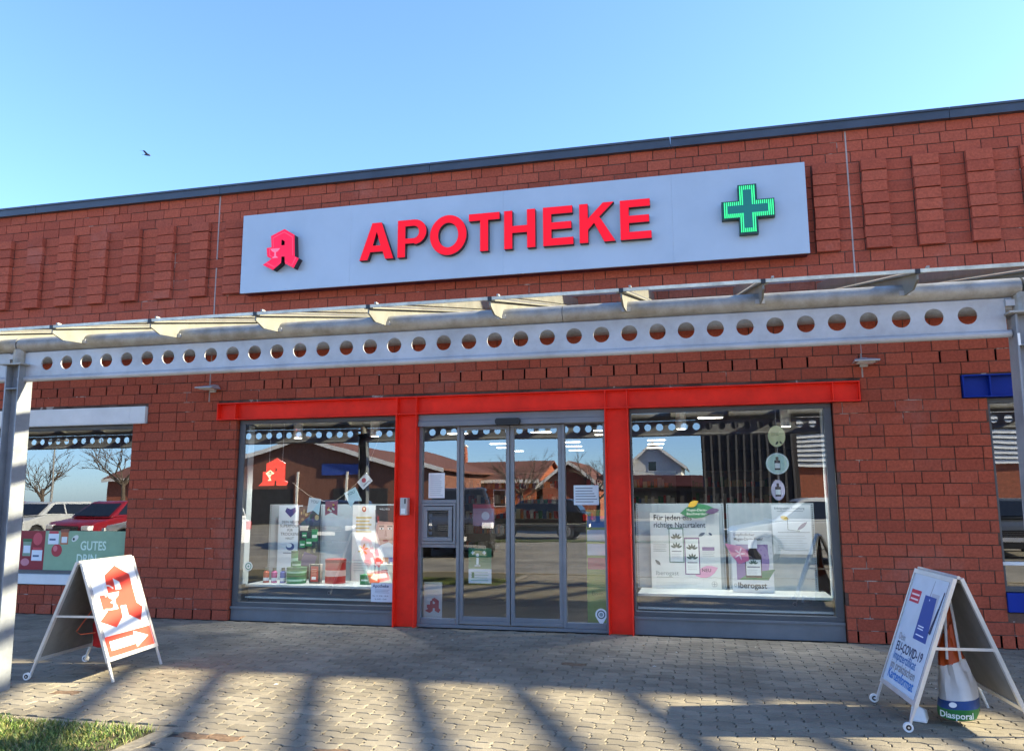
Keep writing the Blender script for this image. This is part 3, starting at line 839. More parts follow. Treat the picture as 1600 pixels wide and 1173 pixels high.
# ================================================================== CANOPY
cp = thing('canopy', (0, -3.65, 0), 'galvanised steel and glass canopy with a perforated beam in front of the shops', 'canopy')
SL = 0.22; YT = -4.03
def ztop(y): return 2.825 + SL * (y + 4.0)
BAYS = [(-10.75, -3.41), (-3.27, 4.13), (4.27, 11.67)]
PX = [-10.82, -3.34, 4.20, 11.74]
def hole_beam(x0, x1, xs, r, z0, z1, zc, y0, y1):
    b = MB(); n = 20
    edges = [x0] + [(p + q) / 2 for p, q in zip(xs, xs[1:])] + [x1]
    for i, xc in enumerate(xs):
        xa, xb = edges[i], edges[i + 1]
        def rectpt(t):
            dx, dz = math.cos(t), math.sin(t)
            hx = (xb - xc) if dx > 0 else (xc - xa); hz = (z1 - zc) if dz > 0 else (zc - z0)
            k = min(hx / abs(dx) if abs(dx) > 1e-6 else 9, hz / abs(dz) if abs(dz) > 1e-6 else 9)
            return (xc + dx * k, zc + dz * k)
        ang = sorted(set([2 * PI * k / n for k in range(n)] + [math.atan2(sz, sx) % (2 * PI) for sx, sz in (((xb - xc), (z1 - zc)), (-(xc - xa), (z1 - zc)), (-(xc - xa), -(zc - z0)), ((xb - xc), -(zc - z0)))]))
        N = len(ang)
        ci = [(xc + r * math.cos(t), zc + r * math.sin(t)) for t in ang]; re = [rectpt(t) for t in ang]
        pts = [(x, y0, z) for x, z in ci] + [(x, y0, z) for x, z in re] + [(x, y1, z) for x, z in ci] + [(x, y1, z) for x, z in re]
        fs = []
        for k in range(N):
            j = (k + 1) % N
            fs += [(k, j, N + j, N + k)[::-1], (2 * N + k, 2 * N + j, 3 * N + j, 3 * N + k), (k, j, 2 * N + j, 2 * N + k)]
        b.add(pts, fs, GALV)
    b.add([(x0, y0, z0), (x0, y1, z0), (x0, y1, z1), (x0, y0, z1)], [(0, 3, 2, 1)], GALV)
    b.add([(x1, y0, z0), (x1, y1, z0), (x1, y1, z1), (x1, y0, z1)], [(0, 1, 2, 3)], GALV)
    b.add([(x0, y0, z1), (x1, y0, z1), (x1, y1, z1), (x0, y1, z1)], [(0, 1, 2, 3)], GALV)
    b.tube([(x0 - .02, (y0 + y1) / 2 - .004, z0 - 0.005), (x1 + .02, (y0 + y1) / 2 - .004, z0 - 0.005)], 0.024, GALV, n=12)
    return b
ST = 0.193
for x0, x1 in BAYS:
    first = x0 + 0.177 + 0.03
    xs = [first + ST * k for k in range(37)]
    b = hole_beam(x0 - 0.04 + 0.0, x1 - 0.03, xs, 0.0565, 2.492, 2.712, 2.614, -3.656, -3.644)
    b.box(x1 - 0.03, x1 + 0.04, -3.675, -3.625, 2.66, 2.70, GALV); b.box(x0 - 0.06, x0 - 0.04, -3.675, -3.625, 2.66, 2.70, GALV)
    b.build('perforated_beam', cp)
t = MB()
for x0, x1 in ((-14.5, -3.35), (-3.335, 1.30), (1.304, 4.19), (4.205, 13.0)): t.tube([(x0, -3.65, 2.778), (x1, -3.65, 2.778)], 0.060, GALVD, n=24)
t.build('front_tube', cp, smooth=True)
t = MB(); t.tube([(-14.5, -0.17, 3.435), (13.0, -0.17, 3.435)], 0.10, GALVD, n=20)
t.build('wall_tube', cp, smooth=True)
NR = 26
RX = [-0.02 + 0.885 * k for k in range(-15, 16) if -14 < -0.02 + 0.885 * k < 13]
for x in RX:
    r = MB()
    ya, yb = -0.06, YT
    w = 0.006
    def sec(x0, x1, ya, yb, dt, db):
        r.hexa([(x0, yb, ztop(yb) - db), (x1, yb, ztop(yb) - db), (x1, ya, ztop(ya) - db), (x0, ya, ztop(ya) - db),
                (x0, yb, ztop(yb) - dt), (x1, yb, ztop(yb) - dt), (x1, ya, ztop(ya) - dt), (x0, ya, ztop(ya) - dt)], RIBM)
    prof = [(YT, .012), (YT, .045), (YT + .11, .105), (-3.60, .150), (-3.45, .150), (ya, .110), (ya, .012)]
    n = len(prof)
    r.add([(x - w, y, ztop(y) - d_) for y, d_ in prof] + [(x + w, y, ztop(y) - d_) for y, d_ in prof],
          [tuple(range(n))[::-1], tuple(range(n, 2 * n))] + [(i, (i + 1) % n, n + (i + 1) % n, n + i) for i in range(n)], RIBM)
    sec(x - .034, x + .034, ya, yb, 0.0, 0.0118)
    r.box(x - 0.03, x + 0.03, -3.72, -3.70, 2.755, 2.785, GALV)
    r.box(x - 0.014, x + 0.014, YT - 0.016, YT - 0.001, ztop(YT) - 0.012, ztop(YT) + 0.016, BLACK)
    r.box(x + 0.05, x + 0.065, YT - 0.02, YT + 0.02, ztop(YT) + 0.018, ztop(YT) + 0.030, GALVD)
    r.build('rib', cp)
EDGE = mat('glass_edge_strip', (0.56, 0.55, 0.46), 0.4, metal=0.2, vscale=9, var=0.15)
for xa, xb in zip(RX, RX[1:]):
    g = MB()
    x0, x1 = xa + 0.014, xb - 0.014
    def zz(y): return ztop(y) + 0.004
    g.add([(x0, YT, zz(YT)), (x1, YT, zz(YT)), (x1, -0.10, zz(-.10)), (x0, -0.10, zz(-.10))], [(0, 1, 2, 3)], CGLASS)
    g.box(x0, x1, YT - 0.012, YT - 0.001, zz(YT) - 0.010, zz(YT) + 0.012, EDGE)
    g.build('glass_pane', cp)
POSTM = mat('post_galvanised', (0.24, 0.26, 0.29), 0.5, metal=0.25, vscale=4, alt=(0.15, 0.165, 0.19), contrast=(0.3, 0.65), bump=0.12, bscale=40)
for x in PX:
    p = MB()
    ln = -0.045 if x > 0 else 0.05      # the posts have settled slightly out of plumb
    p.T = Matrix(((1, 0, -ln / 2.6, ln), (0, 1, 0, 0), (0, 0, 1, 0), (0, 0, 0, 1)))
    p.box(x - .07, x - .058, -3.72, -3.58, 0.0, 2.600, POSTM); p.box(x + .058, x + .07, -3.72, -3.58, 0.0, 2.600, POSTM)
    p.box(x - .0578, x + .0578, -3.655, -3.645, 0.0, 2.600, POSTM)
    p.box(x - .11, x + .11, -3.75, -3.55, 2.601, 2.613, GALVD)
    p.box(x - .0577, x + .0577, -3.72, -3.656, 2.40, 2.408, POSTM); p.box(x - .0577, x + .0577, -3.644, -3.58, 2.40, 2.408, POSTM)
    p.T = None
    p.tube([(x, -3.65, 2.6135), (x, -3.65, 2.74)], 0.055, GALVD, n=16)
    p.build('post', cp)
    if abs(x - 4.2) < .1:
        q = MB(); q.box(x - .0695, x - .0560, -3.7245, -3.7205, 2.40, 2.475, PAPER); q.build('sticker', cp)

# wall floodlights under the canopy
for x, lb, sgn in ((-3.97, 'small grey wall lamp above the left end of the red lintel', 1), (3.95, 'small grey wall lamp above the right end of the red lintel', -1)):
    t = thing('wall_lamp', (x, 0, 2.92), lb, 'wall lamp', 'small wall lamps over the red lintel')
    m = MB(); G2 = mat('lamp_grey', (0.46, 0.46, 0.47), 0.35, metal=0.3)
    m.hexa([(x - .125, -.24, 2.900), (x + .125, -.24, 2.900), (x + .125, -.03, 2.905), (x - .125, -.03, 2.905), (x - .125, -.24, 2.918), (x + .125, -.24, 2.918), (x + .085, -.03, 2.965), (x - .085, -.03, 2.965)], G2)
    m.box(x - .04, x + .04, -.032, -.001, 2.87, 2.97, G2)
    m.build('housing', t, bevel=0.006)
    m = MB(); m.box(x - .085, x + .085, -.20, -.06, 2.894, 2.8995, WHITE); m.build('diffuser', t)

# key terminal on the left red post
t = thing('door_terminal', (-1.27, -0.05, 1.3), 'pale grey intercom box with a dark slot on the left red post', 'intercom')
m = MB(); m.box(-1.318, -1.232, -.075, 0.034, 1.295, 1.50, mat('terminal_grey', (0.48, 0.48, 0.47), 0.4)); m.build('housing', t, bevel=0.006)
m = MB(); m.box(-1.262, -1.245, -.0785, -.0752, 1.43, 1.49, BLACK); m.build('slot', t)
m = MB(); m.box(-1.302, -1.248, -.0785, -.0752, 1.315, 1.375, WHITE); m.build('keypad', t)

# ================================================================== A-BOARDS
POST_W = mat('poster_white', (0.80, 0.80, 0.80), 0.5, var=0.01)
POST_R = mat('poster_red', (0.75, 0.055, 0.035), 0.5, var=0.02)
POST_B = mat('poster_pale_blue', (0.58, 0.66, 0.76), 0.5, var=0.03)
BACKP = mat('board_back_plastic', (0.17, 0.17, 0.165), 0.55, var=0.1)
HW, AP, HS, BT = 0.375, 0.965, 0.38, 0.165    # half width, apex height, half spread, bottom of the panel up the slope
def panel_T(side):
    a = math.atan2(HS - 0.018, AP)
    s_, c_ = math.sin(a), math.cos(a)
    if side > 0: ex, ez, ey, o = Vector((0, 1, 0)), Vector((-s_, 0, c_)), Vector((-c_, 0, -s_)), Vector((HS, 0, 0))
    else: ex, ez, ey, o = Vector((0, -1, 0)), Vector((s_, 0, c_)), Vector((c_, 0, -s_)), Vector((-HS, 0, 0))
    m = Matrix((ex, ey, ez)).transposed().to_4x4(); m.translation = o
    return m
SLEN = math.hypot(HS - 0.018, AP)
def aboard(loc, rot, label, art_side, art):
    t = thing('pavement_sign', loc, label, 'A-board', 'A-boards standing on the pavement')
    base = Matrix.Translation(loc)
    for sd_ in (1, -1):
        f = MB(); f.T = base @ panel_T(sd_)
        z0, z1 = BT, SLEN - 0.004
        frame_rect(f, -HW, HW, z0, z1, 0.032, -0.012, 0.012, ALU)
        for xx in (-HW + .0322, HW - .0362): f.box(xx, xx + .004, -0.0135, -0.0125, z0 + .034, z1 - .034, BLACK)
        o = f.build('panel_frame', t, bevel=0.006)
        bk = MB(); bk.T = f.T; bk.box(-HW + .033, HW - .033, -0.002, 0.006, z0 + .033, z1 - .033, BACKP); bk.build('back_sheet', o)
        ps = MB(); ps.T = f.T
        ps.rect(-HW + .03, HW - .03, z0 + .03, z1 - .03, -0.0035, POST_W if sd_ == art_side else PAPER)
        if sd_ == art_side: art(ps, HW, z0, z1)
        tag(ps.build('poster', o), None)
        for yy in (-HW + .016, HW - .016):
            lg = MB(); lg.T = f.T
            lg.box(yy - .011, yy + .011, -0.008, 0.008, 0.0 if sd_ > 0 else 0.03, z0 - .0005, ALU)
            lo = lg.build('leg', t, bevel=0.002)
            if sd_ < 0:
                wb = MB(); wb.T = f.T
                sgn = 1 if yy > 0 else -1
                cen = f.T @ Vector((yy + sgn * .022, -0.012, 0.034))
                axis = (f.T.to_3x3() @ Vector((1, 0, 0)))
                w_ = MB(); w_.tube([cen - axis * .010, cen + axis * .010], 0.030, WHITE, n=20); w_.tube([cen - axis * .0115, cen + axis * .0115], 0.017, BLACK, n=16); w_.tube([cen - axis * .013, cen + axis * .013], 0.007, ALU, n=10)
                w_.build('wheel', lo)
    zc = 0.52
    xs_ = HS - (HS - .018) * zc / AP
    for yy in (-HW + .006, HW - .006):
        st = MB(); st.T = base; st.box(-xs_ + .01, xs_ - .01, yy - .003, yy + .003, zc - .009, zc + .009, ALU); st.build('strut', t)
    hg = MB(); hg.T = base; hg.tube([(0, -HW - .002, AP + .002), (0, HW + .002, AP + .002)], 0.011, ALU, n=10); hg.build('hinge_tube', t)
    t.rotation_euler = (0, 0, rot)
    return t

def art_A(ps, hw, z0, z1):
    W2_, H2_ = 2 * hw, z1 - z0
    fx = lambda x: -hw + x * W2_ / 0.70
    fz = lambda z: z0 + z * H2_ / 0.88
    mp = lambda L: [(fx(x), fz(z)) for x, z in L]
    ps.flat([mp(EMO), mp(EMH)], -0.0042, POST_R)
    ps.flat([mp([(0.205, 0.575), (0.375, 0.575), (0.345, 0.535), (0.300, 0.515), (0.292, 0.47), (0.31, 0.425), (0.222, 0.425), (0.258, 0.455), (0.262, 0.515), (0.225, 0.535)])], -0.0048, POST_W)
    ps.tube([(fx(.19), -.0052, fz(.548)), (fx(.165), -.0052, fz(.60)), (fx(.20), -.0052, fz(.648)), (fx(.262), -.0052, fz(.642)), (fx(.305), -.0052, fz(.612))], 0.007, POST_W, n=6)
    ps.tube([(fx(.30), -.0052, fz(.52)), (fx(.225), -.0052, fz(.49)), (fx(.30), -.0052, fz(.455)), (fx(.215), -.0052, fz(.43)), (fx(.135), -.0052, fz(.442))], 0.006, POST_W, n=6)
    ps.flat([mp([(0.035, 0.034), (0.665, 0.034), (0.665, 0.21), (0.035, 0.21)])], -0.0042, POST_R)
    ps.flat([mp([(0.086, 0.085), (0.42, 0.085), (0.42, 0.052), (0.61, 0.126), (0.42, 0.20), (0.42, 0.165), (0.086, 0.165)])], -0.0048, POST_W)

def art_covid(ps, hw, z0, z1):
    H2_ = z1 - z0
    fx = lambda x: -hw + x * 2 * hw / 0.70
    fz = lambda z: z0 + z * H2_ / 0.85
    mp = lambda L: [(fx(x), fz(z)) for x, z in L]
    ps.rect(-hw + .031, hw - .031, z0 + .031, z1 - .031, -0.0040, POST_B)
    ps.flat([mp([(.06, .615), (.245, .615), (.245, .705), (.06, .705)])], -0.0046, ink('c8324a'))
    for k in range(2): ps.flat([mp([(.08, .632 + k * .034), (.225, .632 + k * .034), (.225, .644 + k * .034), (.08, .644 + k * .034)])], -0.0052, ink('f2dfe2'))
    ps.flat([mp([(.43, .42), (.56, .42), (.56, .715), (.43, .715)])], -0.0046, ink('b7bcc6'))
    ps.flat([mp([(.33, .385), (.565, .385), (.525, .69), (.325, .69)])], -0.0052, ink('2e4f9c'))
    ps.ell(fx(.42), fz(.665), .007, .007, -0.0058, ink('d9e2f2'))
    for zz_, l in ((.475, .10), (.457, .10), (.415, .14)): ps.flat([mp([(.36, zz_), (.36 + l, zz_), (.36 + l, zz_ + .008), (.36, zz_ + .008)])], -0.0058, ink('e8eef8'))
    ps.flat([mp([(.40, .69), (.412, .69), (.425, .80), (.418, .80)])], -0.0046, ink('8c93a0'))
    ps.flat([mp([(.575, .455), (.592, .45), (.632, .74), (.615, .745)])], -0.0058, ink('1d2c50'))
    ps.flat([mp([(.555, .46), (.572, .455), (.60, .63), (.594, .63)])], -0.0058, ink('1d2c50'))
    for s_, z_, sz, c, bo in (('Dein', .338, .070, '8d9096', 0), ('EU-COVID-19', .262, .090, '22355f', .0016), ('Impfzertifikat', .197, .088, '3f7ab8', .0008), ('im praktischen', .133, .086, '8d8a90', .0004), ('Kartenformat', .066, .096, '1f78c8', .0016)):
        ps.text(s_, fx(.085), fz(z_), sz, -0.0060, ink(c), bold=bo)

aboard((-3.005, -2.877, 0), math.radians(7), 'A-board with a red blackletter A and arrow, standing at the left', 1, art_A)
aboard((3.780, -2.89, 0), math.radians(4.3), 'A-board with a pale blue card advert, standing at the right', -1, art_covid)

# weight bags hung inside the boards
def carrier_bag():
    cx_, cy_ = 3.80, -2.98
    t = thing('carrier_bag', (cx_, cy_, 0.02), 'white and orange carrier bag with a blue and green foot hanging inside the right A-board', 'bag')
    WB = mat('bag_white', (0.72, 0.72, 0.72), 0.5, var=0.05, bump=0.3, bscale=8); OR = mat('bag_orange', (0.55, 0.085, 0.012), 0.5, var=0.1, bump=0.3, bscale=8)
    BB = mat('bag_blue', (0.01, 0.065, 0.26), 0.5); GB = mat('bag_green', (0.02, 0.20, 0.045), 0.5)
    n = 28
    def ring(z, rx, ry, sq=0.0):
        out = []
        for k in range(n):
            tt = 2 * PI * k / n
            wob = 1 + (0.05 * math.sin(5 * tt + z * 9) + 0.035 * math.sin(9 * tt + z * 17)) * (2.2 if z > .17 else .4)
            out.append((cx_ + .02 * math.sin(z * 9) + rx * wob * math.cos(tt), cy_ + ry * wob * math.sin(tt), z + .03 * math.cos(tt) * (z / .4)))
        return out
    secs = [(.045, .115, .125, GB), (.055, .155, .165, GB), (.115, .160, .170, GB), (.116, .1615, .1715, BB), (.165, .155, .165, BB), (.166, .155, .165, WB), (.30, .125, .145, WB), (.40, .105, .135, WB), (.50, .095, .125, WB)]
    def skin(name, ss, m, par):
        q = MB(); vs = []
        for z, rx, ry in ss: vs += ring(z, rx, ry)
        fs = []
        for i in range(len(ss) - 1):
            for k in range(n):
                a, b_ = i * n + k, i * n + (k + 1) % n
                fs.append((a, b_, b_ + n, a + n))
        q.add(vs, fs, m)
        return q
    q = skin('body', [(.166, .118, .124), (.25, .104, .112), (.33, .088, .100), (.40, .076, .092)], WB, t); q.build('body', t, smooth=True)
    q = skin('top', [(.395, .077, .0925), (.46, .064, .082), (.54, .046, .064), (.62, .028, .04)], OR, t); q.build('top', t, smooth=True)
    q = skin('blue', [(.112, .124, .130), (.168, .1195, .1255)], BB, t); q.ell(cx_ - .05, .142, .024, .017, cy_ - .127, ink('e6eef5')); q.build('blue_band', t, smooth=True)
    q = skin('green', [(.035, .08, .09), (.045, .112, .118), (.075, .123, .129), (.113, .125, .131)], GB, t)
    q.build('green_band', t, smooth=True)
    tx = MB(); tx.text('Diasporal', 0, 0.062, 0.055, 0, ink('eef4ea'), align='CENTER', bold=.001)
    vs = []
    for x, y, z in tx.v:     # wrap the lettering round the front of the bag
        a = x / 0.135 - 0.25 - PI / 2
        vs.append((cx_ + 0.137 * math.cos(a), cy_ + 0.142 * math.sin(a), z - 0.002))
    tx.v = vs
    tx.build('lettering', t)
    for dx in (-.055, .035):
        hd = MB()
        hd.tube([(cx_ + dx * .9, cy_ - .08, .42), (cx_ + dx * .6, cy_ - .05, .66), (cx_, cy_ - .02, .93), (cx_ + dx * .4, cy_ + .03, .66), (cx_ + dx * .9, cy_ + .07, .42)], 0.009, WB, n=8)
        hd.build('handle', t, smooth=True)
    o2 = MB(); o2.hexa([(cx_ - .034, cy_ - .01, .58), (cx_ + .034, cy_ - .01, .58), (cx_ + .034, cy_ + .01, .58), (cx_ - .034, cy_ + .01, .58), (cx_ - .012, cy_ - .006, .88), (cx_ + .012, cy_ - .006, .88), (cx_ + .012, cy_ + .006, .88), (cx_ - .012, cy_ + .006, .88)], OR)
    o2.build('gathered_top', t)
    pc = MB(); W2 = PAPER
    pc.hexa([(cx_ - .30, cy_ - .03, .004), (cx_ - .20, cy_ - .08, .004), (cx_ - .16, cy_ + .04, .004), (cx_ - .28, cy_ + .05, .004), (cx_ - .27, cy_ - .02, .12), (cx_ - .21, cy_ - .05, .09), (cx_ - .17, cy_ + .03, .07), (cx_ - .26, cy_ + .04, .10)], W2)
    tag(pc.build('paper_scrap', bevel=0.01), 'crumpled white paper at the foot of the hanging carrier bag', 'paper')
carrier_bag()
def red_bag():
    cx_, cy_ = -3.03, -2.72
    t = thing('red_bag', (cx_, cy_, 0.1), 'red cloth bag hanging inside the left A-board', 'bag')
    RB = mat('red_cloth', (0.52, 0.018, 0.02), 0.8, var=0.15, bump=0.4, bscale=10)
    q = MB(); n = 20; vs = []
    for z, rx, ry in ((.20, .06, .13), (.22, .10, .17), (.40, .105, .175), (.58, .06, .13), (.66, .03, .07)):
        for k in range(n):
            tt = 2 * PI * k / n; wob = 1 + .08 * math.sin(4 * tt + z * 11)
            vs.append((cx_ + rx * wob * math.cos(tt), cy_ + ry * wob * math.sin(tt), z))
    fs = [(i * n + k, i * n + (k + 1) % n, (i + 1) * n + (k + 1) % n, (i + 1) * n + k) for i in range(4) for k in range(n)] + [tuple(range(n))[::-1]]
    q.add(vs, fs, RB); q.build('body', t, smooth=True)
    q = MB(); q.tube([(cx_ - .02, cy_ - .13, .62), (cx_ - .10, cy_ - .30, .36), (cx_ - .02, cy_ - .34, .345), (cx_ + .06, cy_ - .26, .35)], .005, mat('orange_cord', (0.65, 0.12, 0.05), 0.6), n=6)
    q.tube([(cx_, cy_ - .05, .64), (cx_, cy_, .94), (cx_, cy_ + .06, .64)], .008, RB, n=6); q.build('strap', t)
red_bag()

# ================================================================== WINDOW DISPLAYS
def card(name, label, cat, x0, x1, z0, z1, y, art=None, base=PAPER, thick=0.004, rotm=None, group=None):
    b = MB()
    if rotm is not None: b.T = rotm
    b.box(x0, x1, y, y + thick, z0, z1, base)
    if art: art(b, x0, x1, z0, z1, y - 0.0008)
    return tag(b.build(name), label, cat, group)
def lines(b, x0, x1, z0, z1, y, n, m, rnd=None):
    rnd = rnd or random.Random(n)
    for k in range(n):
        z = z1 - (k + .5) * (z1 - z0) / n
        e = x1 - rnd.uniform(0, .25) * (x1 - x0)
        b.rect(x0, e, z - .12 * (z1 - z0) / n, z + .16 * (z1 - z0) / n, y, m)
# platforms
SH = mat('white_shelf', (0.50, 0.55, 0.54), 0.4, var=0.03); SHD = mat('platform_front', (0.05, 0.06, 0.075), 0.5)
for x0, x1, lb in ((-3.5, -1.43, 'white display platform inside the left window'), (1.45, 3.52, 'white display platform inside the right window')):
    t = thing('display_platform', ((x0 + x1) / 2, .2, 0), lb, 'platform', 'white platforms in the display windows')
    m = MB(); m.box(x0, x1, .2, .95, .398, .425, SH); m.build('top', t)
    m = MB(); m.box(x0, x1, .2, .95, .255, .275, SH); m.build('lower_board', t)
    m = MB(); m.box(x0, x1, .26, .9, .276, .3975, SHD); m.box(x0, x1, .26, .9, .01, .254, SHD); m.build('plinth', t)
for x0, lb in ((-3.515, 'white side wall of the left display window'), (3.508, 'white side wall of the right display window')):
    m = MB(); m.box(x0, x0 + .012, .14, .26, .43, 2.44, SH); tag(m.build('side_panel'), lb, 'panel', 'white side walls of the display windows')
# translucent back panels
BP = mat('pale_backing_panel', (0.30, 0.37, 0.41), 0.5, var=0.04)
for x0, x1, y, lb in ((-3.56, -3.14, .82, 'narrow pale backing panel at the left of the left display window'), (-2.80, -1.72, .82, 'wide pale backing panel in the left display window'),
                      (1.405, 2.44, .78, 'pale backing panel behind the large remedy poster'), (2.47, 3.45, .78, 'pale backing panel behind the purple bottle display')):
    m = MB(); m.box(x0, x1, y, y + .006, .426, 1.42, BP)
    for xx in (x0 + .012, x1 - .022):
        for k in range(38): m.rect(xx, xx + .010, .45 + k * .0255, .462 + k * .0255, y - .001, ink('20242a'))
    tag(m.build('backing_panel'), lb, 'panel', 'pale panels standing behind the window displays')
# left window: banner, posters
def a_banner(b, x0, x1, z0, z1, y):
    xc = (x0 + x1) / 2
    b.flat([[(xc, z1 - .16), (xc - .085, z1 - .08), (xc - .06, z1 - .03), (xc, z1 - .05), (xc + .07, z1 - .025), (xc + .085, z1 - .08)]], y, ink('3a3a78'))
    for k, (s_, sz) in enumerate((('DEIN NEUES', .046), ('SUPERFOOD', .054), ('FÜR', .046), ('TROCKENE', .054), ('HAUT', .046))):
        b.text(s_, xc, z1 - .235 - k * .054, sz, y, ink('3f4a50'), align='CENTER', bold=.0006)
    b.ell(xc + .01, z1 - .545, .062, .05, y, ink('28427c')); b.ell(xc - .005, z1 - .53, .04, .03, y - .0006, ink('c9dae6'))
    b.rect(xc - .09, xc + .09, z1 - .635, z1 - .622, y, ink('4d6a86')); lines(b, x0 + .05, x1 - .05, z0 + .03, z0 + .13, y, 4, ink('8fa3b0'))
card('banner', 'tall pale blue superfood banner in the left display window', 'banner', -3.40, -3.05, .43, 1.405, .78, a_banner, mat('banner_blue', (0.48, 0.60, 0.70), 0.6, var=0.02))
def a_dark(b, x0, x1, z0, z1, y):
    r = random.Random(5)
    for k in range(60):
        b.ell(r.uniform(x0 + .03, x1 - .03), r.uniform(z0 + .1, z1 - .06), r.uniform(.01, .035), r.uniform(.01, .05), y - .0003 * (k % 7), ink(r.choice(('1d2a24', '32463a', '4b5b49', '6a6f55', '8f8a68', '20262c', '3a3145'))), n=10)
    for x, z, w, h in ((.03, .25, .08, .09), (.12, .27, .09, .10), (.20, .33, .09, .16), (.06, .38, .07, .07)):
        b.rect(x0 + x, x0 + x + w, z0 + z, z0 + z + h, y - .0026, ink('2f8a58')); b.rect(x0 + x + .01, x0 + x + w - .01, z0 + z + h * .3, z0 + z + h * .55, y - .0032, ink('d8e8dc'))
    b.flat([[(x0 + .04, z0 + .02), (x1 - .06, z0 + .02), (x1 - .02, z0 + .14), (x0 + .10, z0 + .20)]], y - .0026, ink('4a3f66'))
card('poster', 'dark photo poster with green jars in the left display window', 'poster', -3.10, -2.79, .60, 1.395, .775, a_dark, mat('poster_dark', (0.035, 0.045, 0.045), 0.5, var=0.1))
def a_gold(b, x0, x1, z0, z1, y):
    xc = (x0 + x1) / 2
    b.ell(xc, z1 - .05, .03, .035, y, ink('b0462f')); b.ell(xc, z1 - .045, .016, .02, y - .0006, ink('ead7b0'))
    for k in range(5): b.rect(x0 + .05, x1 - .05 - .03 * (k % 2), z1 - .17 - k * .045, z1 - .150 - k * .045, y, ink('cbb36a'))
    for k in range(6):
        a = k * PI / 3 + .3
        b.ell(xc + .045 * math.cos(a), z0 + .40 + .05 * math.sin(a), .032, .011, y - .0006, ink('c2a548'), n=10, a0=a)
    lines(b, x0 + .03, x1 - .03, z0 + .12, z0 + .28, y, 5, ink('a7b4b8'))
card('poster', 'white poster with gold writing and a star in the left display window', 'poster', -2.31, -1.99, .43, 1.405, .765, a_gold, mat('poster_cream', (0.66, 0.68, 0.66), 0.6, var=0.02))
def a_face(b, x0, x1, z0, z1, y):
    xc = x0 + .14
    b.rect(x0, x1, z1 - .22, z1, y, ink('20242b')); b.text('WELLNESS', x0 + .05, z1 - .06, .03, y - .001, ink('c8d0d6'))
    b.ell(xc, z1 - .34, .135, .22, y - .0006, ink('c79a8c')); b.ell(xc + .05, z1 - .30, .08, .14, y - .0010, ink('d3a898'))
    b.flat([[(xc - .14, z1 - .20), (xc + .14, z1 - .22), (xc + .15, z1 - .06), (xc - .15, z1 - .06)]], y - .0014, ink('2a2325'))
    for sx in (-.055, .06):
        b.ell(xc + sx, z1 - .300, .032, .012, y - .0018, ink('eae4e0')); b.ell(xc + sx, z1 - .300, .011, .011, y - .0024, ink('33221f')); b.rect(xc + sx - .036, xc + sx + .036, z1 - .272, z1 - .262, y - .0024, ink('4a352f'))
    b.flat([[(xc - .008, z1 - .32), (xc + .012, z1 - .32), (xc + .022, z1 - .40), (xc - .014, z1 - .40)]], y - .0018, ink('b98678'))
    b.ell(xc + .004, z1 - .455, .042, .014, y - .0018, ink('a04a4c'))
    b.flat([[(x0, z0 + .14), (x1, z0 + .14), (x1, z0 + .27), (xc + .05, z0 + .33), (xc - .05, z0 + .30), (x0, z0 + .22)]], y - .002, ink('d9dde2'))
    for k, c in enumerate(('c2584e', 'd08a64', '5a5fb4')): b.rect(x0 + .01 + k * .095, x0 + .09 + k * .095, z0 + .01, z0 + .14, y - .0026, ink(c)); b.rect(x0 + .02 + k * .095, x0 + .08 + k * .095, z0 + .04, z0 + .08, y - .0032, ink('f0eeea'))
card('poster', 'portrait poster of a dark-haired face beside the left red post', 'poster', -1.98, -1.68, .60, 1.405, .76, a_face, mat('poster_skin', (0.42, 0.40, 0.40), 0.6, var=0.05))
# products on the platform
def bottle(x, y, cap, body, lb):
    t = thing('bottle', (x, y, .425), lb, 'bottle', 'row of small bottles in the left display window')
    m = MB(); m.lathe([(.036, .425), (.038, .43), (.038, .555), (.02, .575), (.02, .58)], (x, y), body); m.build('body', t, smooth=True)
    m = MB(); m.lathe([(.023, .5805), (.023, .615)], (x, y), cap); m.build('cap', t)
    m = MB(); m.lathe([(.0388, .45), (.0388, .49)], (x, y), PAPER); m.build('paper_label', t, smooth=True)
for x, c, lb in ((-3.34, 'b7523c', 'orange bottle, leftmost of the three small bottles on the platform'), (-3.225, 'b04a86', 'pink bottle in the middle of the three small bottles'), (-3.10, '4c62b0', 'blue bottle, nearest the green tins of the three small bottles')):
    bottle(x, .42, ink('3b4a44'), ink(c), lb)
GT = ink('2b7d46'); GT2 = ink('1f5f37')
def tin(x, y, r, z0, h, m, lb, grp):
    t = thing('tin', (x, y, z0), lb, 'tin', grp)
    q = MB(); q.lathe([(r, z0), (r, z0 + h * .86)], (x, y), m, n=28); q.build('body', t, smooth=True)
    q = MB(); q.lathe([(r * 1.03, z0 + h * .865), (r * 1.03, z0 + h)], (x, y), GT2 if m == GT else ink('8f1f1c'), n=28); q.build('lid', t, smooth=True)
    q = MB(); q.lathe([(r * 1.006, z0 + h * .3), (r * 1.006, z0 + h * .55)], (x, y), ink('9fc9ad') if m == GT else ink('d8b0a8'), n=28); q.build('paper_label', t, smooth=True)
tin(-2.925, .45, .125, .4255, .10, GT, 'wide green tin at the bottom of the green stack', 'green tins in the left display window')
tin(-2.925, .45, .125, .527, .095, GT, 'wide green tin in the middle of the green stack', 'green tins in the left display window')
tin(-2.93, .45, .055, .6235, .075, GT, 'small green jar on the right of the stack top', 'green tins in the left display window')
tin(-3.00, .52, .045, .6235, .20, GT, 'tall green tube standing on the stack', 'green tins in the left display window')
tin(-2.43, .55, .13, .4255, .30, ink('b3201c'), 'large red drum in the left display window', 'red drum')
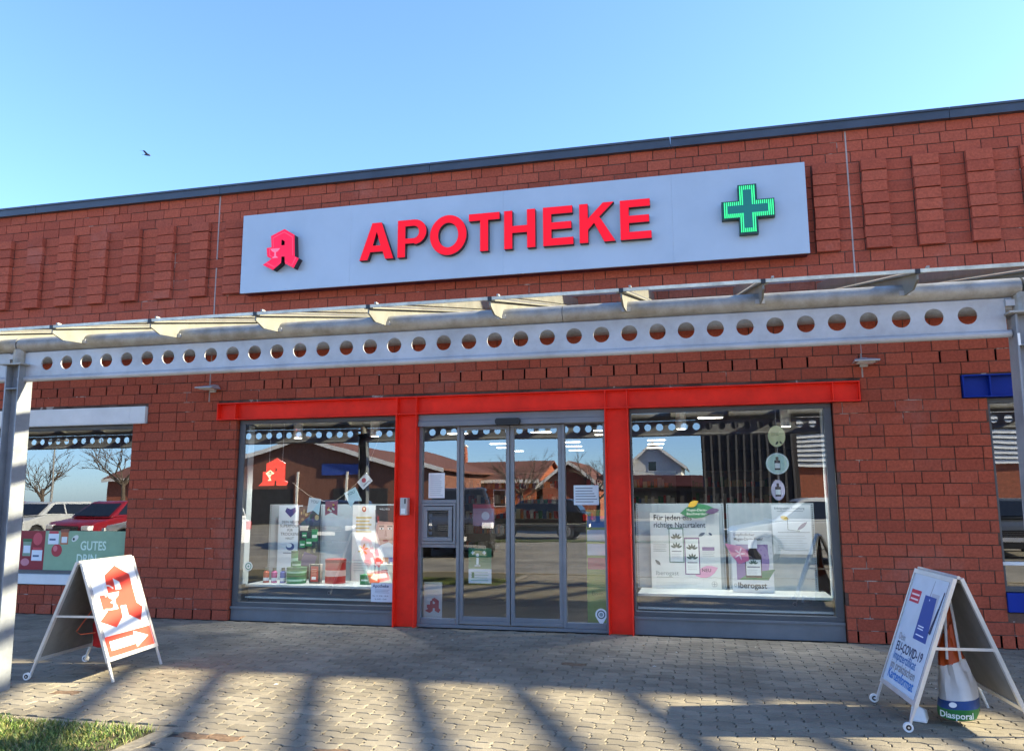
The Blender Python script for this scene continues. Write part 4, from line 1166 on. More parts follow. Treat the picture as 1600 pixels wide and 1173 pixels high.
def a_rf(b, x0, x1, z0, z1, y): b.rect(x0 + .02, x1 - .02, z0 + .025, z1 - .025, y, ink('c23a25')); b.rect(x0 + .035, x1 - .05, z0 + .05, z0 + .085, y - .0006, ink('f0e6df')); lines(b, x0 + .03, x1 - .04, z0 + .10, z1 - .05, y - .0006, 4, ink('e8a890'))
card('framed_card', 'small black framed card with an orange picture beside the green tins', 'card', -2.73, -2.585, .4255, .665, .42, a_rf, ink('23211f'), .012)
card('carton', 'flat cream carton standing behind the black framed card', 'box', -2.76, -2.60, .4255, .66, .47, None, ink('cfd6c4'), .05)
m = MB(); m.box(-2.03, -1.80, .42, .56, .4255, .535, ink('2f7d45')); m.rect(-2.015, -1.92, .47, .49, .4192, ink('cfe3d2')); m.box(-2.032, -1.798, .418, .562, .536, .545, ink('3f9a58'))
for k in range(4): m.ell(-1.99 + k * .05, .60, .017, .055, .50 - .001 * k, ink('dfe6dc'), n=12)
tag(m.build('product_carton', None), 'low green carton with white tubes on the platform', 'box')
m = MB(); m.box(-1.80, -1.62, .50, .60, .4255, .67, ink('d3dac6')); m.box(-1.617, -1.57, .49, .60, .4255, .66, ink('6fa070')); lines(m, -1.78, -1.66, .55, .62, .499, 2, ink('8a5f52'))
tag(m.build('product_carton', None), 'pale carton with a green edge beside the left red post', 'box')
# round sticker, opening hours plate and notices on the glass
def a_hours(b, x0, x1, z0, z1, y):
    b.text('Apotheke', x0 + .02, z1 - .05, .052, y, ink('2b3f66'), bold=.001)
    lines(b, x0 + .05, x1 - .03, z0 + .10, z1 - .07, y, 3, ink('6f7f99'))
    b.text('Mo - Fr  8:00 - 18:30', x0 + .02, z0 + .062, .024, y, ink('2b3f66')); b.text('Sa  8:00 - 13:00', x0 + .05, z0 + .025, .024, y, ink('2b3f66'))
card('opening_hours_sign', 'pale blue opening hours sign at the foot of the left display window', 'notice', -1.735, -1.455, .265, .485, .093, a_hours, mat('notice_blue', (0.60, 0.68, 0.76), 0.5, var=0.01), .003)
m = MB(); m.ell(-3.405, .655, .058, .058, .094, ink('dfe8e4'), n=24); m.ring(-3.405, .655, .030, .044, .0935, ink('3c8f78')); m.ell(-3.405, .655, .014, .014, .0935, ink('3c8f78'))
tag(m.build('round_sticker'), 'small round white and green sticker on the left display window', 'sticker')
def a_not(n, col='5c6670'):
    def f(b, x0, x1, z0, z1, y): lines(b, x0 + .02, x1 - .02, z0 + .02, z1 - .02, y, n, ink(col))
    return f
card('notice', 'white paper notice taped above the night hatch', 'notice', -1.02, -.815, 1.495, 1.795, .0975, a_not(11, 'aab0b6'), PAPER, .002)
card('notice', 'pale blue paper notice on the right side panel of the door', 'notice', .755, 1.045, 1.41, 1.635, .0975, a_not(6), mat('notice_pale', (0.62, 0.70, 0.76), 0.6, var=0.01), .002)
def a_erste(b, x0, x1, z0, z1, y):
    b.rect(x0, x1, z0 + .165, z1, y, ink('2b7a4c'))
    b.rect(x0 + .095, x0 + .125, z0 + .20, z1 - .11, y - .0006, ink('e8f2ea')); b.ell(x0 + .11, z1 - .08, .02, .02, y - .0006, ink('e8f2ea')); b.rect(x0 + .075, x0 + .145, z0 + .195, z0 + .21, y - .0006, ink('e8f2ea'))
    for q in ((.03, .09), (.17, .09)):
        b.rect(x0 + q[0], x0 + q[0] + .045, z1 - .062, z1 - .046, y - .0006, ink('e8f2ea')); b.rect(x0 + q[0] + .015, x0 + q[0] + .03, z1 - .077, z1 - .031, y - .0012, ink('e8f2ea'))
    lines(b, x0 + .03, x1 - .03, z0 + .02, z0 + .14, y, 4, ink('8fb09a')); b.rect(x0 + .04, x0 + .07, z0 + .06, z0 + .13, y - .0006, ink('2b7a4c'))
card('safety_sign', 'green and white emergency sign on the left door leaf', 'sign', -.515, -.235, .505, .91, .112, a_erste, PAPER, .002)
def a_smallA(b, x0, x1, z0, z1, y):
    w = x1 - x0
    k = w * .95 / .605
    cxm = (x0 + x1) / 2
    o = [(cxm + (px - .34) * k * .9, z0 + .10 + (pz - .268) * k * .9) for px, pz in EMO]; hh = [(cxm + (px - .34) * k * .9, z0 + .10 + (pz - .268) * k * .9) for px, pz in EMH]
    b.flat([o, hh], y, ink('a32230'))
    b.ell(cxm - .045, z0 + .255, .035, .018, y - .0006, ink('dfd6d2'))
card('pharmacy_poster', 'white poster with a dark red blackletter A behind the bottom of the left side panel', 'poster', -1.10, -.87, .04, .50, .20, a_smallA, mat('poster_grey', (0.55, 0.55, 0.55), 0.5, var=0.02), .004)
m = MB(); n = 24
pin = [(1.045 + .066 * math.cos(math.radians(-35 + 250 * i / n)), .195 + .066 * math.sin(math.radians(-35 + 250 * i / n))) for i in range(n + 1)] + [(1.045, .07)]
m.flat([pin], .0965, ink('e8eef0')); m.ring(1.045, .195, .034, .047, .096, ink('4d6066')); m.ell(1.045, .195, .022, .022, .096, ink('8da0a4'))
tag(m.build('pin_sticker'), 'white map pin sticker at the foot of the right side panel', 'sticker')
m = MB(); m.box(.86, 1.10, .32, .40, .03, 1.35, mat('lime_display', (0.33, 0.42, 0.10), 0.5, var=0.05)); m.text('Ein-m', .91, .38, .06, .3185, ink('4a5520'))
for k, c in enumerate(('3a6fb0', 'd8dfe4', 'd8dfe4', 'c05a6a')): m.rect(.87, 1.09, 1.15 - k * .16, 1.28 - k * .16, .3185, ink(c))
tag(m.build('leaflet_stand'), 'lime green leaflet stand behind the right side panel of the door', 'stand')
m = MB(); m.box(-.52, -.25, .30, .304, 1.16, 1.42, ink('b8899a')); m.ell(-.36, 1.28, .05, .05, .2992, ink('e3dadf')); m.rect(-.52, -.25, 1.37, 1.42, .2992, ink('b83a4a'))
tag(m.build('poster'), 'pink and white poster hanging behind the left door leaf', 'poster')
# LED pharmacy emblem hanging in the left window
LEDM = mat('red_led_sheet', (0.80, 0.02, 0.008), 0.5, var=0, emit=0.13); LEDP = mat('red_led_dots', (1.0, 0.10, 0.05), 0.5, var=0, emit=0.32)
lt = thing('led_emblem', (-3.16, .2, 1.66), 'glowing red LED blackletter A hanging in the left display window', 'light sign')
fx = lambda a_: -3.379 + (a_ - 197) * (.409 / 138); fz = lambda b_: 1.659 + (491 - b_) * (.359 / 136)
fz2 = lambda a_: (fx(a_[0]), fz(a_[1]))
px7 = lambda L: [fz2(((q[0] / 11.73 + 380 - 340) * 3.0875, (q[1] / 11.73 + 690 - 600) * 3.0875)) for q in L]
out = px7([(600, 300), (755, 400), (755, 705), (815, 745), (785, 805), (610, 805), (600, 715), (565, 715), (560, 805), (275, 810), (352, 735), (352, 550), (412, 550), (412, 400)])
hole = px7([(570, 460), (605, 490), (605, 540), (570, 540)])
m = MB(); m.prism([out, hole], .198, .215, LEDM); m.build('sheet', lt)
m = MB()
x0_, x1_ = min(p[0] for p in out), max(p[0] for p in out); z0_, z1_ = min(p[1] for p in out), max(p[1] for p in out)
def pip(x, z, poly):
    c = False
    for i in range(len(poly)):
        (xa, za), (xb, zb_) = poly[i], poly[i - 1]
        if (za > z) != (zb_ > z) and x < (xb - xa) * (z - za) / (zb_ - za) + xa: c = not c
    return c
zz_ = z0_ + .008
while zz_ < z1_:
    xx_ = x0_ + .006
    while xx_ < x1_:
        if pip(xx_, zz_, out) and not pip(xx_, zz_, hole): m.rect(xx_ - .004, xx_ + .004, zz_ - .004, zz_ + .004, .1972, LEDP)
        xx_ += .0155
    zz_ += .0155
m.build('led_dots', lt)
m = MB(); LY = mat('yellow_led', (1.0, 0.75, 0.42), 0.4, var=0, emit=0.35)
sb = px7([(405, 580), (490, 520), (565, 580), (510, 610), (490, 650), (515, 715), (450, 715), (480, 680), (440, 615)])
m.prism([sb], .194, .1965, LY); m.prism([px7([(450, 575), (490, 545), (530, 575)])], .1925, .1935, BLACK); m.prism([px7([(440, 590), (540, 590), (490, 606)])], .1925, .1935, BLACK)
m.build('snake_bowl', lt)
m = MB()
for xx_ in (-3.24, -3.05): m.tube([(xx_, .21, 1.95), (xx_, .21, 2.75)], .0015, WHITE, n=5)
m.build('cord', lt)
# bunting
bt = thing('bunting', (-2.4, .3, 1.45), 'string of small paper pennants hanging across the left display window', 'bunting')
path = [(-2.954, .3, 1.70), (-2.72, .3, 1.54), (-2.60, .3, 1.485), (-2.46, .3, 1.455), (-2.33, .3, 1.47), (-2.22, .3, 1.545), (-2.06, .3, 1.68), (-1.95, .3, 1.80), (-1.76, .3, 2.26)]
m = MB(); m.tube(path, .0022, ink('b9b3a2'), n=5); m.build('string', bt)
def pennant(x, z, w, h, rot, col, txt=None, tri=False):
    q = MB(); q.T = Matrix.Translation((x, .296, z)) @ Matrix.Rotation(math.radians(rot), 4, 'Y')
    q.prism([[(-w / 2, 0), (w / 2, 0), (w / 2, -h), (0, -h * .78), (-w / 2, -h)]], -.001, .001, ink(col))
    if txt: q.text(txt, 0, -.062, .05, -.0018, ink('5d8a92'), align='CENTER', bold=.001)
    else:
        r = random.Random(int(abs(x) * 100))
        for k in range(12): q.ell(r.uniform(-w * .35, w * .35), -r.uniform(.02, h * .7), .018, .012, -.0016 - .0003 * k, ink(r.choice(('b54a6a', 'd8b04a', '6a4a3a', 'c8d6c0', 'a83a3a'))), n=8, a0=r.uniform(0, 3))
    q.build('pennant', bt)
pennant(-2.62, 1.500, .17, .20, 8, 'bcdfe4', 'YOU'); pennant(-2.39, 1.462, .17, .18, 0, '9a5560'); pennant(-2.145, 1.60, .17, .20, -28, 'bcdfe4', 'YOU')
q = MB(); q.T = Matrix.Translation((-1.985, .296, 1.755)) @ Matrix.Rotation(math.radians(-42), 4, 'Y')
q.prism([[(-.085, 0), (.085, 0), (.085, -.13), (-.085, -.13)]], -.001, .001, ink('e4e6e4')); q.ell(0, -.045, .03, .03, -.002, ink('c24652'), n=14); q.rect(-.05, .05, -.105, -.09, -.002, ink('9aa0a8')); q.build('pennant', bt)

# right window
LEAF = lambda cx_, cz, l, w, a: [(cx_ + l * t * math.cos(a) - s2 * w * (1 - (2 * t) ** 2) * math.sin(a), cz + l * t * math.sin(a) + s2 * w * (1 - (2 * t) ** 2) * math.cos(a)) for s2, ts in ((1, (-.5, -.3, -.1, .1, .3)), (-1, (.5, .3, .1, -.1, -.3))) for t in ts]
def sprig(b, cx_, cz, r, y, col):
    for k in range(5):
        a = PI / 2 + (k - 2) * .55
        b.flat([LEAF(cx_ + r * .55 * math.cos(a), cz + r * .55 * math.sin(a), r * .8, r * .14, a)], y - .0002 * k, ink(col))
def pack(b, x, z, w, h, y, edge):
    b.rect(x, x + w, z, z + h, y, ink(edge)); b.rect(x + .012, x + w - .012, z + .012, z + h - .02, y - .0006, ink('dfe6e2'))
    sprig(b, x + w / 2, z + h * .66, w * .46, y - .0012, '3d4a38'); sprig(b, x + w / 2, z + h * .40, w * .46, y - .0012, '2f4a3a')
    b.rect(x + .03, x + w - .03, z + h * .31, z + h * .335, y - .0012, ink('5a5f6a')); lines(b, x + .03, x + w - .03, z + .05, z + h * .26, y - .0012, 3, ink('b9c2c0'))
def a_natur(b, x0, x1, z0, z1, y):
    b.text('Für jeden das', x0 + .04, z1 - .085, .088, y, ink('20282a'), bold=.0012, sx=.95)
    b.text('richtige Naturtalent', x0 + .04, z1 - .172, .088, y, ink('20282a'), bold=.0012, sx=.86)
    pack(b, x0 + .215, z0 + .30, .175, .41, y, '6d8a78'); pack(b, x0 + .395, z0 + .165, .175, .43, y - .0030, '6a4a78')
    b.flat([LEAF(x0 + .64, z0 + .20, .28, .065, .35)], y - .0024, ink('d490b4')); b.text('NEU', x0 + .585, z0 + .20, .055, y - .0065, ink('5a2a56'), bold=.001)
    b.flat([LEAF(x0 + .60, z0 + .63, .09, .018, .5)], y - .0008, ink('5a6470')); b.flat([LEAF(x0 + .08, z0 + .30, .09, .018, -.8)], y - .0008, ink('4a5458')); b.flat([LEAF(x0 + .70, z0 + .635, .05, .012, -.6)], y - .0008, ink('3a4a66'))
    b.rect(x0 + .60, x0 + .74, z0 + .445, z0 + .485, y - .0008, ink('6a4a84')); lines(b, x0 + .60, x0 + .75, z0 + .37, z0 + .43, y, 3, ink('9aa6a4'))
    lines(b, x0 + .03, x0 + .19, z0 + .42, z0 + .52, y, 4, ink('8a9a92'))
    b.text('Iberogast', x0 + .05, z0 + .155, .072, y, ink('7d8a88')); b.rect(x0 + .06, x0 + .25, z0 + .128, z0 + .136, y, ink('a0aaa8'))
    lines(b, x0 + .05, x0 + .60, z0 + .03, z0 + .08, y, 3, ink('b9c4c2'))
    b.ring(x1 - .08, z0 + .06, .028, .032, y, ink('7d8a8e')); b.rect(x1 - .104, x1 - .056, z0 + .057, z0 + .063, y - .0004, ink('7d8a8e')); b.rect(x1 - .083, x1 - .077, z0 + .036, z0 + .084, y - .0008, ink('7d8a8e'))
card('poster', 'large white natural remedy poster with two boxes in the right display window', 'poster', 1.575, 2.38, .427, 1.31, .74, a_natur, mat('poster_mint', (0.63, 0.68, 0.66), 0.6, var=0.02), .006)
m = MB(); m.T = Matrix.Translation((2.14, .73, 1.33))
m.prism([LEAF(0, 0, .42, .085, .12)], -.002, .002, ink('3f8a5e')); m.prism([LEAF(-.05, .085, .14, .035, .5)], -.006, -.003, ink('d9b23a')); m.prism([LEAF(.17, .0, .17, .033, .2)], -.007, -.0045, ink('6a5478'))
m.text('Magen-Darm-', -.13, .0, .042, -.0030, ink('dcebd8'), bold=.0006); m.text('Beschwerden?', -.13, -.045, .042, -.0030, ink('dcebd8'), bold=.0006)
tag(m.build('leaf_badge'), 'green leaf shaped badge with a yellow leaf on top of the large remedy poster', 'badge')
def a_bot(b, x0, x1, z0, z1, y):
    b.text('Empfindlicher', x0 + .03, z1 - .055, .042, y, ink('20282a'), bold=.0004); b.text('Magen-Darm-Trakt?', x0 + .03, z1 - .105, .046, y, ink('20282a'), bold=.0006, sx=.85)
    b.rect(x0 + .05, x1 - .05, z0 + .14, z1 - .15, y, ink('7d639c')); b.ell(x1 - .11, z1 - .33, .07, .17, y - .0004, ink('9a82b4'))
    b.flat([[(x0 + .07, z0 + .14), (x1 - .06, z0 + .14), (x1 + .02, z0 + .26), (x0 + .20, z0 + .225)]], y - .0008, ink('2f7a55'))
    cx_ = (x0 + x1) / 2 + .01
    b.flat([[(cx_ - .088, z0 + .165), (cx_ + .088, z0 + .165), (cx_ + .092, z0 + .41), (cx_ + .04, z0 + .475), (cx_ + .04, z0 + .50), (cx_ - .04, z0 + .50), (cx_ - .04, z0 + .475), (cx_ - .092, z0 + .41)]], y - .0014, ink('1c1216'))
    b.rect(cx_ - .05, cx_ + .05, z0 + .49, z0 + .585, y - .0020, ink('e6eaec')); b.rect(cx_ - .080, cx_ + .080, z0 + .19, z0 + .365, y - .0020, ink('dce4e0'))
    sprig(b, cx_, z0 + .31, .062, y - .0026, '4c6a58'); b.rect(cx_ - .07, cx_ + .07, z0 + .275, z0 + .29, y - .0026, ink('5a6a80')); lines(b, cx_ - .07, cx_ + .05, z0 + .20, z0 + .26, y - .0026, 3, ink('a0aab0'))
    b.flat([[(x0 - .07, z1 - .14), (x0 + .10, z1 - .17), (x0 + .18, z1 - .22), (x0 + .19, z1 - .33), (x0 + .08, z1 - .37), (x0, z1 - .28)]], y - .0032, ink('cf6f98'))
    for k in range(5): b.flat([LEAF(x0 + .09 + .03 * math.cos(k * 1.25), z1 - .255 + .04 * math.sin(k * 1.25), .07, .008, k * 1.25)], y - .0038, ink('f0d3e0'))
    b.text('Iberogast', x0 + .055, z0 + .05, .088, y, ink('1d2426'), bold=.0022, sx=.95); b.ring(x0 + .03, z0 + .08, .012, .016, y, ink('4c6a58'))
card('bottle_display', 'cardboard display with a brown medicine bottle on purple in the right display window', 'display', 2.50, 2.95, .427, 1.11, .50, a_bot, mat('display_white', (0.66, 0.70, 0.69), 0.6, var=0.02), .03)
def a_third(b, x0, x1, z0, z1, y):
    b.text('Erfolgreiche Forschung', x0 + .03, z1 - .05, .036, y, ink('55626a')); b.rect(x0 + .06, x1 - .08, z1 - .075, z1 - .066, y, ink('9aa6ac'))
    b.flat([LEAF(x0 + .14, z1 - .15, .10, .025, -.3)], y, ink('c9ae45')); b.tube([(x0 + .17, y, z1 - .15), (x0 + .17, y, z1 - .28), (x0 + .30, y, z1 - .30)], .004, ink('53605c'), n=5)
    b.flat([LEAF(x1 - .10, z1 - .24, .15, .02, .7)], y, ink('6a5e78')); b.rect(x0 + .06, x1 - .02, z1 - .315, z1 - .308, y - .0004, ink('7d8890')); lines(b, x0 + .05, x1 - .05, z0 + .03, z1 - .34, y, 7, ink('a9b4b9'))
card('poster', 'pale blue information poster at the right of the right display window', 'poster', 2.98, 3.41, .84, 1.40, .74, a_third, mat('poster_ice', (0.52, 0.60, 0.66), 0.6, var=0.02), .004)
# round hangers
hg = thing('hanging_discs', (3.05, .15, 1.5), 'chain of three round picture discs hanging in the right display window', 'mobile')
m = MB(); m.tube([(3.035, .155, 1.50), (3.03, .155, 2.45)], .0015, WHITE, n=5); m.build('cord', hg)
for cx_, cz, rx, rz, col in ((3.03, 2.157, .092, .118, 'd9d9a0'), (3.022, 1.855, .122, .118, 'bfdccb'), (3.015, 1.567, .072, .112, 'c9c2d2')):
    m = MB(); n = 28
    m.prism([[(cx_ + rx * math.cos(2 * PI * i / n), cz + rz * math.sin(2 * PI * i / n)) for i in range(n)]], .146, .15, ink(col))
    m.ring(cx_, cz, 0.9 * min(rx, rz), 0.98 * min(rx, rz), .1455, ink('e8ecea'), n=28) if abs(rx - rz) < .02 else None
    if col != 'd9d9a0':
        m.rect(cx_ - .03, cx_ + .03, cz - .07, cz + .035, .1452, ink('3a3034')); m.rect(cx_ - .014, cx_ + .014, cz + .0352, cz + .075, .1452, ink('2a3a34' if col == 'bfdccb' else '2a2030')); m.rect(cx_ - .028, cx_ + .028, cz - .05, cz + .005, .1446, ink('dfe6e2'))
    else:
        lines(m, cx_ - .06, cx_ + .03, cz + .0, cz + .06, .1452, 3, ink('5f6a48')); m.flat([LEAF(cx_, cz - .075, .05, .012, .9)], .1452, ink('3d4a3a')); m.flat([LEAF(cx_ + .04, cz - .07, .04, .01, 2.2)], .1452, ink('3d4a3a'))
    m.build('disc', hg)
# left neighbour window poster
nb = thing('window_poster', (-6.8, .09, .56), 'green and red grocery poster along the foot of the left neighbouring window', 'poster')
m = MB(); m.box(-9.2, -5.205, .090, .093, .555, 1.078, mat('poster_green', (0.25, 0.40, 0.25), 0.5, var=0.04))
m.rect(-6.92, -6.50, .556, 1.077, .0893, ink('8e1424'))
m.text('GUTES', -5.93, .83, .165, .0893, ink('d3e8d6'), bold=.003, sx=.82); m.text('DRIN.', -5.98, .66, .165, .0893, ink('d3e8d6'), bold=.003, sx=.82)
m.ell(-6.30, .82, .085, .085, .0888, ink('b02a38')); m.ell(-6.325, .845, .035, .04, .0884, ink('d9727a'))
for x, z in ((-6.45, .90), (-6.70, .68)): m.rect(x, x + .17, z, z + .14, .0886, ink('dfe6ee')); m.rect(x + .01, x + .16, z + .14, z + .175, .0886, ink('c23a48')); m.rect(x + .02, x + .12, z + .05, z + .075, .0882, ink('4a5f80'))
m.rect(-6.25, -6.13, .90, 1.06, .0884, ink('b8643a')); m.rect(-6.235, -6.145, .92, 1.0, .0880, ink('e6e9e6')); m.rect(-6.26, -6.12, 1.06, 1.10, .0884, ink('8a4a34'))
m.rect(-6.85, -6.72, .74, .93, .0884, ink('7f9a84')); m.rect(-6.84, -6.73, .78, .88, .0880, ink('dfe6ee')); m.rect(-6.86, -6.71, .93, .97, .0884, ink('3e6a44')); m.ell(-6.62, .97, .075, .085, .0884, ink('c64a56')); m.ell(-6.80, .66, .07, .05, .0882, ink('c8808c'))
m.ell(-6.02, .98, .06, .035, .0884, ink('d9dcd2'), a0=.6); m.ell(-6.04, .97, .018, .018, .0880, ink('3a4038'))
m.build('sheet', nb)
# ================================================================== BIRD
def bird():
    d_ = 45.0
    u, v = 230.0, 242.0
    du, dv = u - 800, v - 586.5
    dirv = (R2 * (du / 1234.4) + F - U2 * (dv / 1234.4)).normalized()
    c = Vector((CX, CY, CZ)) + dirv * d_
    t = thing('bird', c, 'small dark bird flying above the roof edge at left', 'bird')
    BM = mat('bird_dark', (0.05, 0.05, 0.06), 0.8)
    q = MB()
    q.tube([c + Vector(p) for p in ((-.20, 0, .03), (-.12, 0, .015), (0, 0, 0), (.10, 0, -.02), (.16, 0, -.05), (.20, 0, -.07))], [.005, .035, .055, .05, .035, .008], BM, n=10)
    q.add([c + Vector(p) for p in ((-.30, -.04, .04), (-.18, 0, .025), (-.30, .04, .045))], [(0, 1, 2)], BM)
    for sy in (-1, 1):
        q.add([c + Vector(p) for p in ((.08, sy * .03, .02), (-.06, sy * .03, .02), (-.12, sy * .20, .14), (-.02, sy * .18, .15), (-.22, sy * .36, .10))], [(0, 1, 2, 3), (3, 2, 4)], BM)
    q.build('body', t, smooth=True)
bird()

# ================================================================== WHAT STANDS OPPOSITE (seen mirrored in the glass)
CGL = mat('car_glass', (0.012, 0.014, 0.017), 0.06, spec=0.8); TYRE = mat('tyre_rubber', (0.02, 0.02, 0.02), 0.85); RIM = mat('wheel_rim', (0.42, 0.42, 0.43), 0.3, metal=0.8)
HLM = mat('headlamp_lens', (0.75, 0.76, 0.78), 0.12); TLM = mat('tail_lamp', (0.35, 0.012, 0.012), 0.2)
def car(name, loc, rot, paint, lb, L=4.3, Wd=1.76, H=1.46, hood=0.98, suv=False):
    """Length along +X (nose at +X)."""
    t = thing(name, loc, lb, 'car', 'cars parked opposite the shops')
    lx, ly, lz = loc
    P = mat('paint_' + paint[0], paint[1], 0.22, spec=0.7, var=0.02)
    def prof(pts, hw, m, nm, tuck=0.0, bev=0.05, par=t):
        b = MB(); n = len(pts)
        vs = [(lx + x, ly - hw(x, z), lz + z) for x, z in pts] + [(lx + x, ly + hw(x, z), lz + z) for x, z in pts]
        b.add(vs, [tuple(range(n)), tuple(range(n, 2 * n))[::-1]] + [(i, n + i, n + (i + 1) % n, (i + 1) % n) for i in range(n)], m)
        return b.build(nm, par, bevel=bev, smooth=True, seg=3)
    a = L / 2
    z0 = 0.30 if suv else 0.20
    wr = 0.36 if suv else 0.315
    fw, rw = a - 0.85, -a + 0.80
    def arch(c): return [(c + (wr + .06) * math.cos(math.radians(q)), wr + (wr + .05) * math.sin(math.radians(q))) for q in (0, 30, 60, 90, 120, 150, 180)]
    low = [(-a + .03, z0 + .05), (-a, .55), (-a + .03, hood - .05), (-a + .3, hood), (a - 1.15, hood - .02), (a - .25, hood - .18), (a - .03, hood - .32), (a, .5), (a - .05, z0 + .05)]
    low += [(p[0], max(p[1], z0)) for p in arch(fw)] + [(p[0], max(p[1], z0)) for p in arch(rw)]
    prof(low, lambda x, z: Wd / 2 - (.03 if z > hood - .1 else 0) - max(0, abs(x) - a + .3) * .25, P, 'body', bev=.04)
    g0, g1 = (-a + (.12 if suv else .25)), a - (1.25 if suv else 1.15)
    top = [(g0, hood - .02), (g0 + .12 + .18 * (not suv), H - .06), (g0 + .55, H), (g1 - .75, H), (g1 - .55, H - .03), (g1 + .15, hood - .02)]
    cab = prof(top, lambda x, z: Wd / 2 - .05 - max(0, z - hood) * .34, P, 'cabin', bev=.05)
    def gz(x, z): return Wd / 2 - .05 - max(0, z - hood) * .34 + .004
    for sy in (-1, 1):
        for (xa, xb, xc, xd) in ((g0 + .22 + .15 * (not suv), -0.12, -0.12, g0 + .42 + .15 * (not suv)), (-0.04, g1 - .12, g1 - .62, -0.04)):
            b = MB()
            pts = [(xa, hood + .05), (xb, hood + .05), (xc, H - .09), (xd, H - .09)]
            b.add([(lx + x, ly + sy * gz(x, z), lz + z) for x, z in pts], [(0, 1, 2, 3) if sy < 0 else (3, 2, 1, 0)], CGL); b.build('side_window', t)
    b = MB()
    def scr(x0, z0_, x1, z1_, nm, push):
        q = MB(); w0, w1 = gz(x0, z0_) - .10, gz(x1, z1_) - .09
        q.add([(lx + x0 + push, ly - w0, lz + z0_), (lx + x0 + push, ly + w0, lz + z0_), (lx + x1 + push, ly + w1, lz + z1_), (lx + x1 + push, ly - w1, lz + z1_)], [(0, 1, 2, 3) if push > 0 else (3, 2, 1, 0)], CGL); q.build(nm, t)
    scr(g1 + .09, hood + .04, g1 - .50, H - .075, 'windscreen', .02)
    scr(g0 + .02, hood + .06, g0 + .11 + .16 * (not suv), H - .10, 'rear_window', -.015)
    for wx in (fw, rw):
        for sy in (-1, 1):
            y = ly + sy * (Wd / 2 - .12)
            b = MB(); b.tube([(lx + wx, y - .1, lz + wr), (lx + wx, y + .1, lz + wr)], wr, TYRE, n=24); o = b.build('wheel', t, bevel=.02)
            b = MB(); b.tube([(lx + wx, y + sy * .095, lz + wr), (lx + wx, y + sy * .106, lz + wr)], wr * .66, RIM, n=20)
            for k in range(5):
                an = k * 2 * PI / 5
                b.box(lx + wx + .12 * math.cos(an) - .018, lx + wx + .12 * math.cos(an) + .018, y + sy * .107 - .004, y + sy * .107 + .004, lz + wr + .12 * math.sin(an) - .018, lz + wr + .12 * math.sin(an) + .018, BLACK)
            b.build('rim', o)
    for sy in (-1, 1):
        b = MB(); zc = hood - .33
        b.hexa([(lx + a - .16, ly + sy * (Wd / 2 - .16) - .16, lz + zc - .06), (lx + a - .005, ly + sy * (Wd / 2 - .20) - .14, lz + zc - .06), (lx + a - .005, ly + sy * (Wd / 2 - .20) + .10, lz + zc - .06), (lx + a - .16, ly + sy * (Wd / 2 - .16) + .14, lz + zc - .06),
                (lx + a - .18, ly + sy * (Wd / 2 - .16) - .16, lz + zc + .09), (lx + a - .005, ly + sy * (Wd / 2 - .20) - .14, lz + zc + .07), (lx + a - .005, ly + sy * (Wd / 2 - .20) + .10, lz + zc + .07), (lx + a - .18, ly + sy * (Wd / 2 - .16) + .14, lz + zc + .09)], HLM)
        b.build('headlight', t, bevel=.01)
        b = MB(); yy = ly + sy * (Wd / 2 - .16)
        b.box(lx - a - .008, lx - a + .15, yy - .10, yy + .10, lz + hood - .30, lz + hood - .08, TLM); b.build('tail_light', t, bevel=.01)
    b = MB(); b.box(lx + a - .02, lx + a + .006, ly - .48, ly + .48, lz + hood - .42, lz + hood - .26, BLACK)
    for k in range(3): b.box(lx + a + .0065, lx + a + .012, ly - .46, ly + .46, lz + hood - .41 + k * .05, lz + hood - .395 + k * .05, RIM)
    b.build('grille', t)
    for sx in (1, -1):
        b = MB(); b.box(lx + sx * (a + .012) - .008, lx + sx * (a + .012) + .008, ly - .26, ly + .26, lz + .44, lz + .55, WHITE); b.build('number_plate', t)
    t.rotation_euler = (0, 0, rot)
    return t
GZ = -0.016
car('parked_car', (-4.15, -21.2, GZ), PI, ('black', (0.012, 0.012, 0.014)), 'black hatchback parked farthest out opposite the sliding door', 4.2)
car('parked_car', (-4.45, -12.4, GZ), math.radians(76), ('charcoal', (0.03, 0.03, 0.033)), 'charcoal off-road car angled towards the night hatch', 4.5, 1.9, 1.80, 1.14, True)
car('parked_car', (-11.4, -9.9, GZ), math.radians(186), ('white', (0.72, 0.73, 0.74)), 'white estate car opposite the left display window', 4.4, 1.8, 1.58, 1.02, True)
car('parked_car', (4.85, -11.0, GZ), math.radians(176), ('silver', (0.50, 0.53, 0.56)), 'silver car opposite the right display window', 4.4, 1.78, 1.48)
car('parked_car', (-17.2, -14.0, GZ), math.radians(92), ('wine', (0.22, 0.012, 0.02)), 'wine red car opposite the left neighbouring window', 4.1)
car('parked_car', (-20.6, -14.6, GZ), math.radians(88), ('pale', (0.45, 0.47, 0.49)), 'pale grey car parked between the two red cars', 4.3)
car('parked_car', (-24.0, -15.4, GZ), math.radians(95), ('scarlet', (0.60, 0.02, 0.015)), 'bright red car at the end of the row opposite', 4.0)
car('parked_car', (-8.6, -15.5, GZ), math.radians(80), ('navy', (0.015, 0.022, 0.05)), 'dark blue car parked behind the white estate car', 4.3)
car('parked_car', (9.8, -14.5, GZ), math.radians(100), ('graphite', (0.06, 0.065, 0.07)), 'graphite car parked behind the silver car', 4.3)

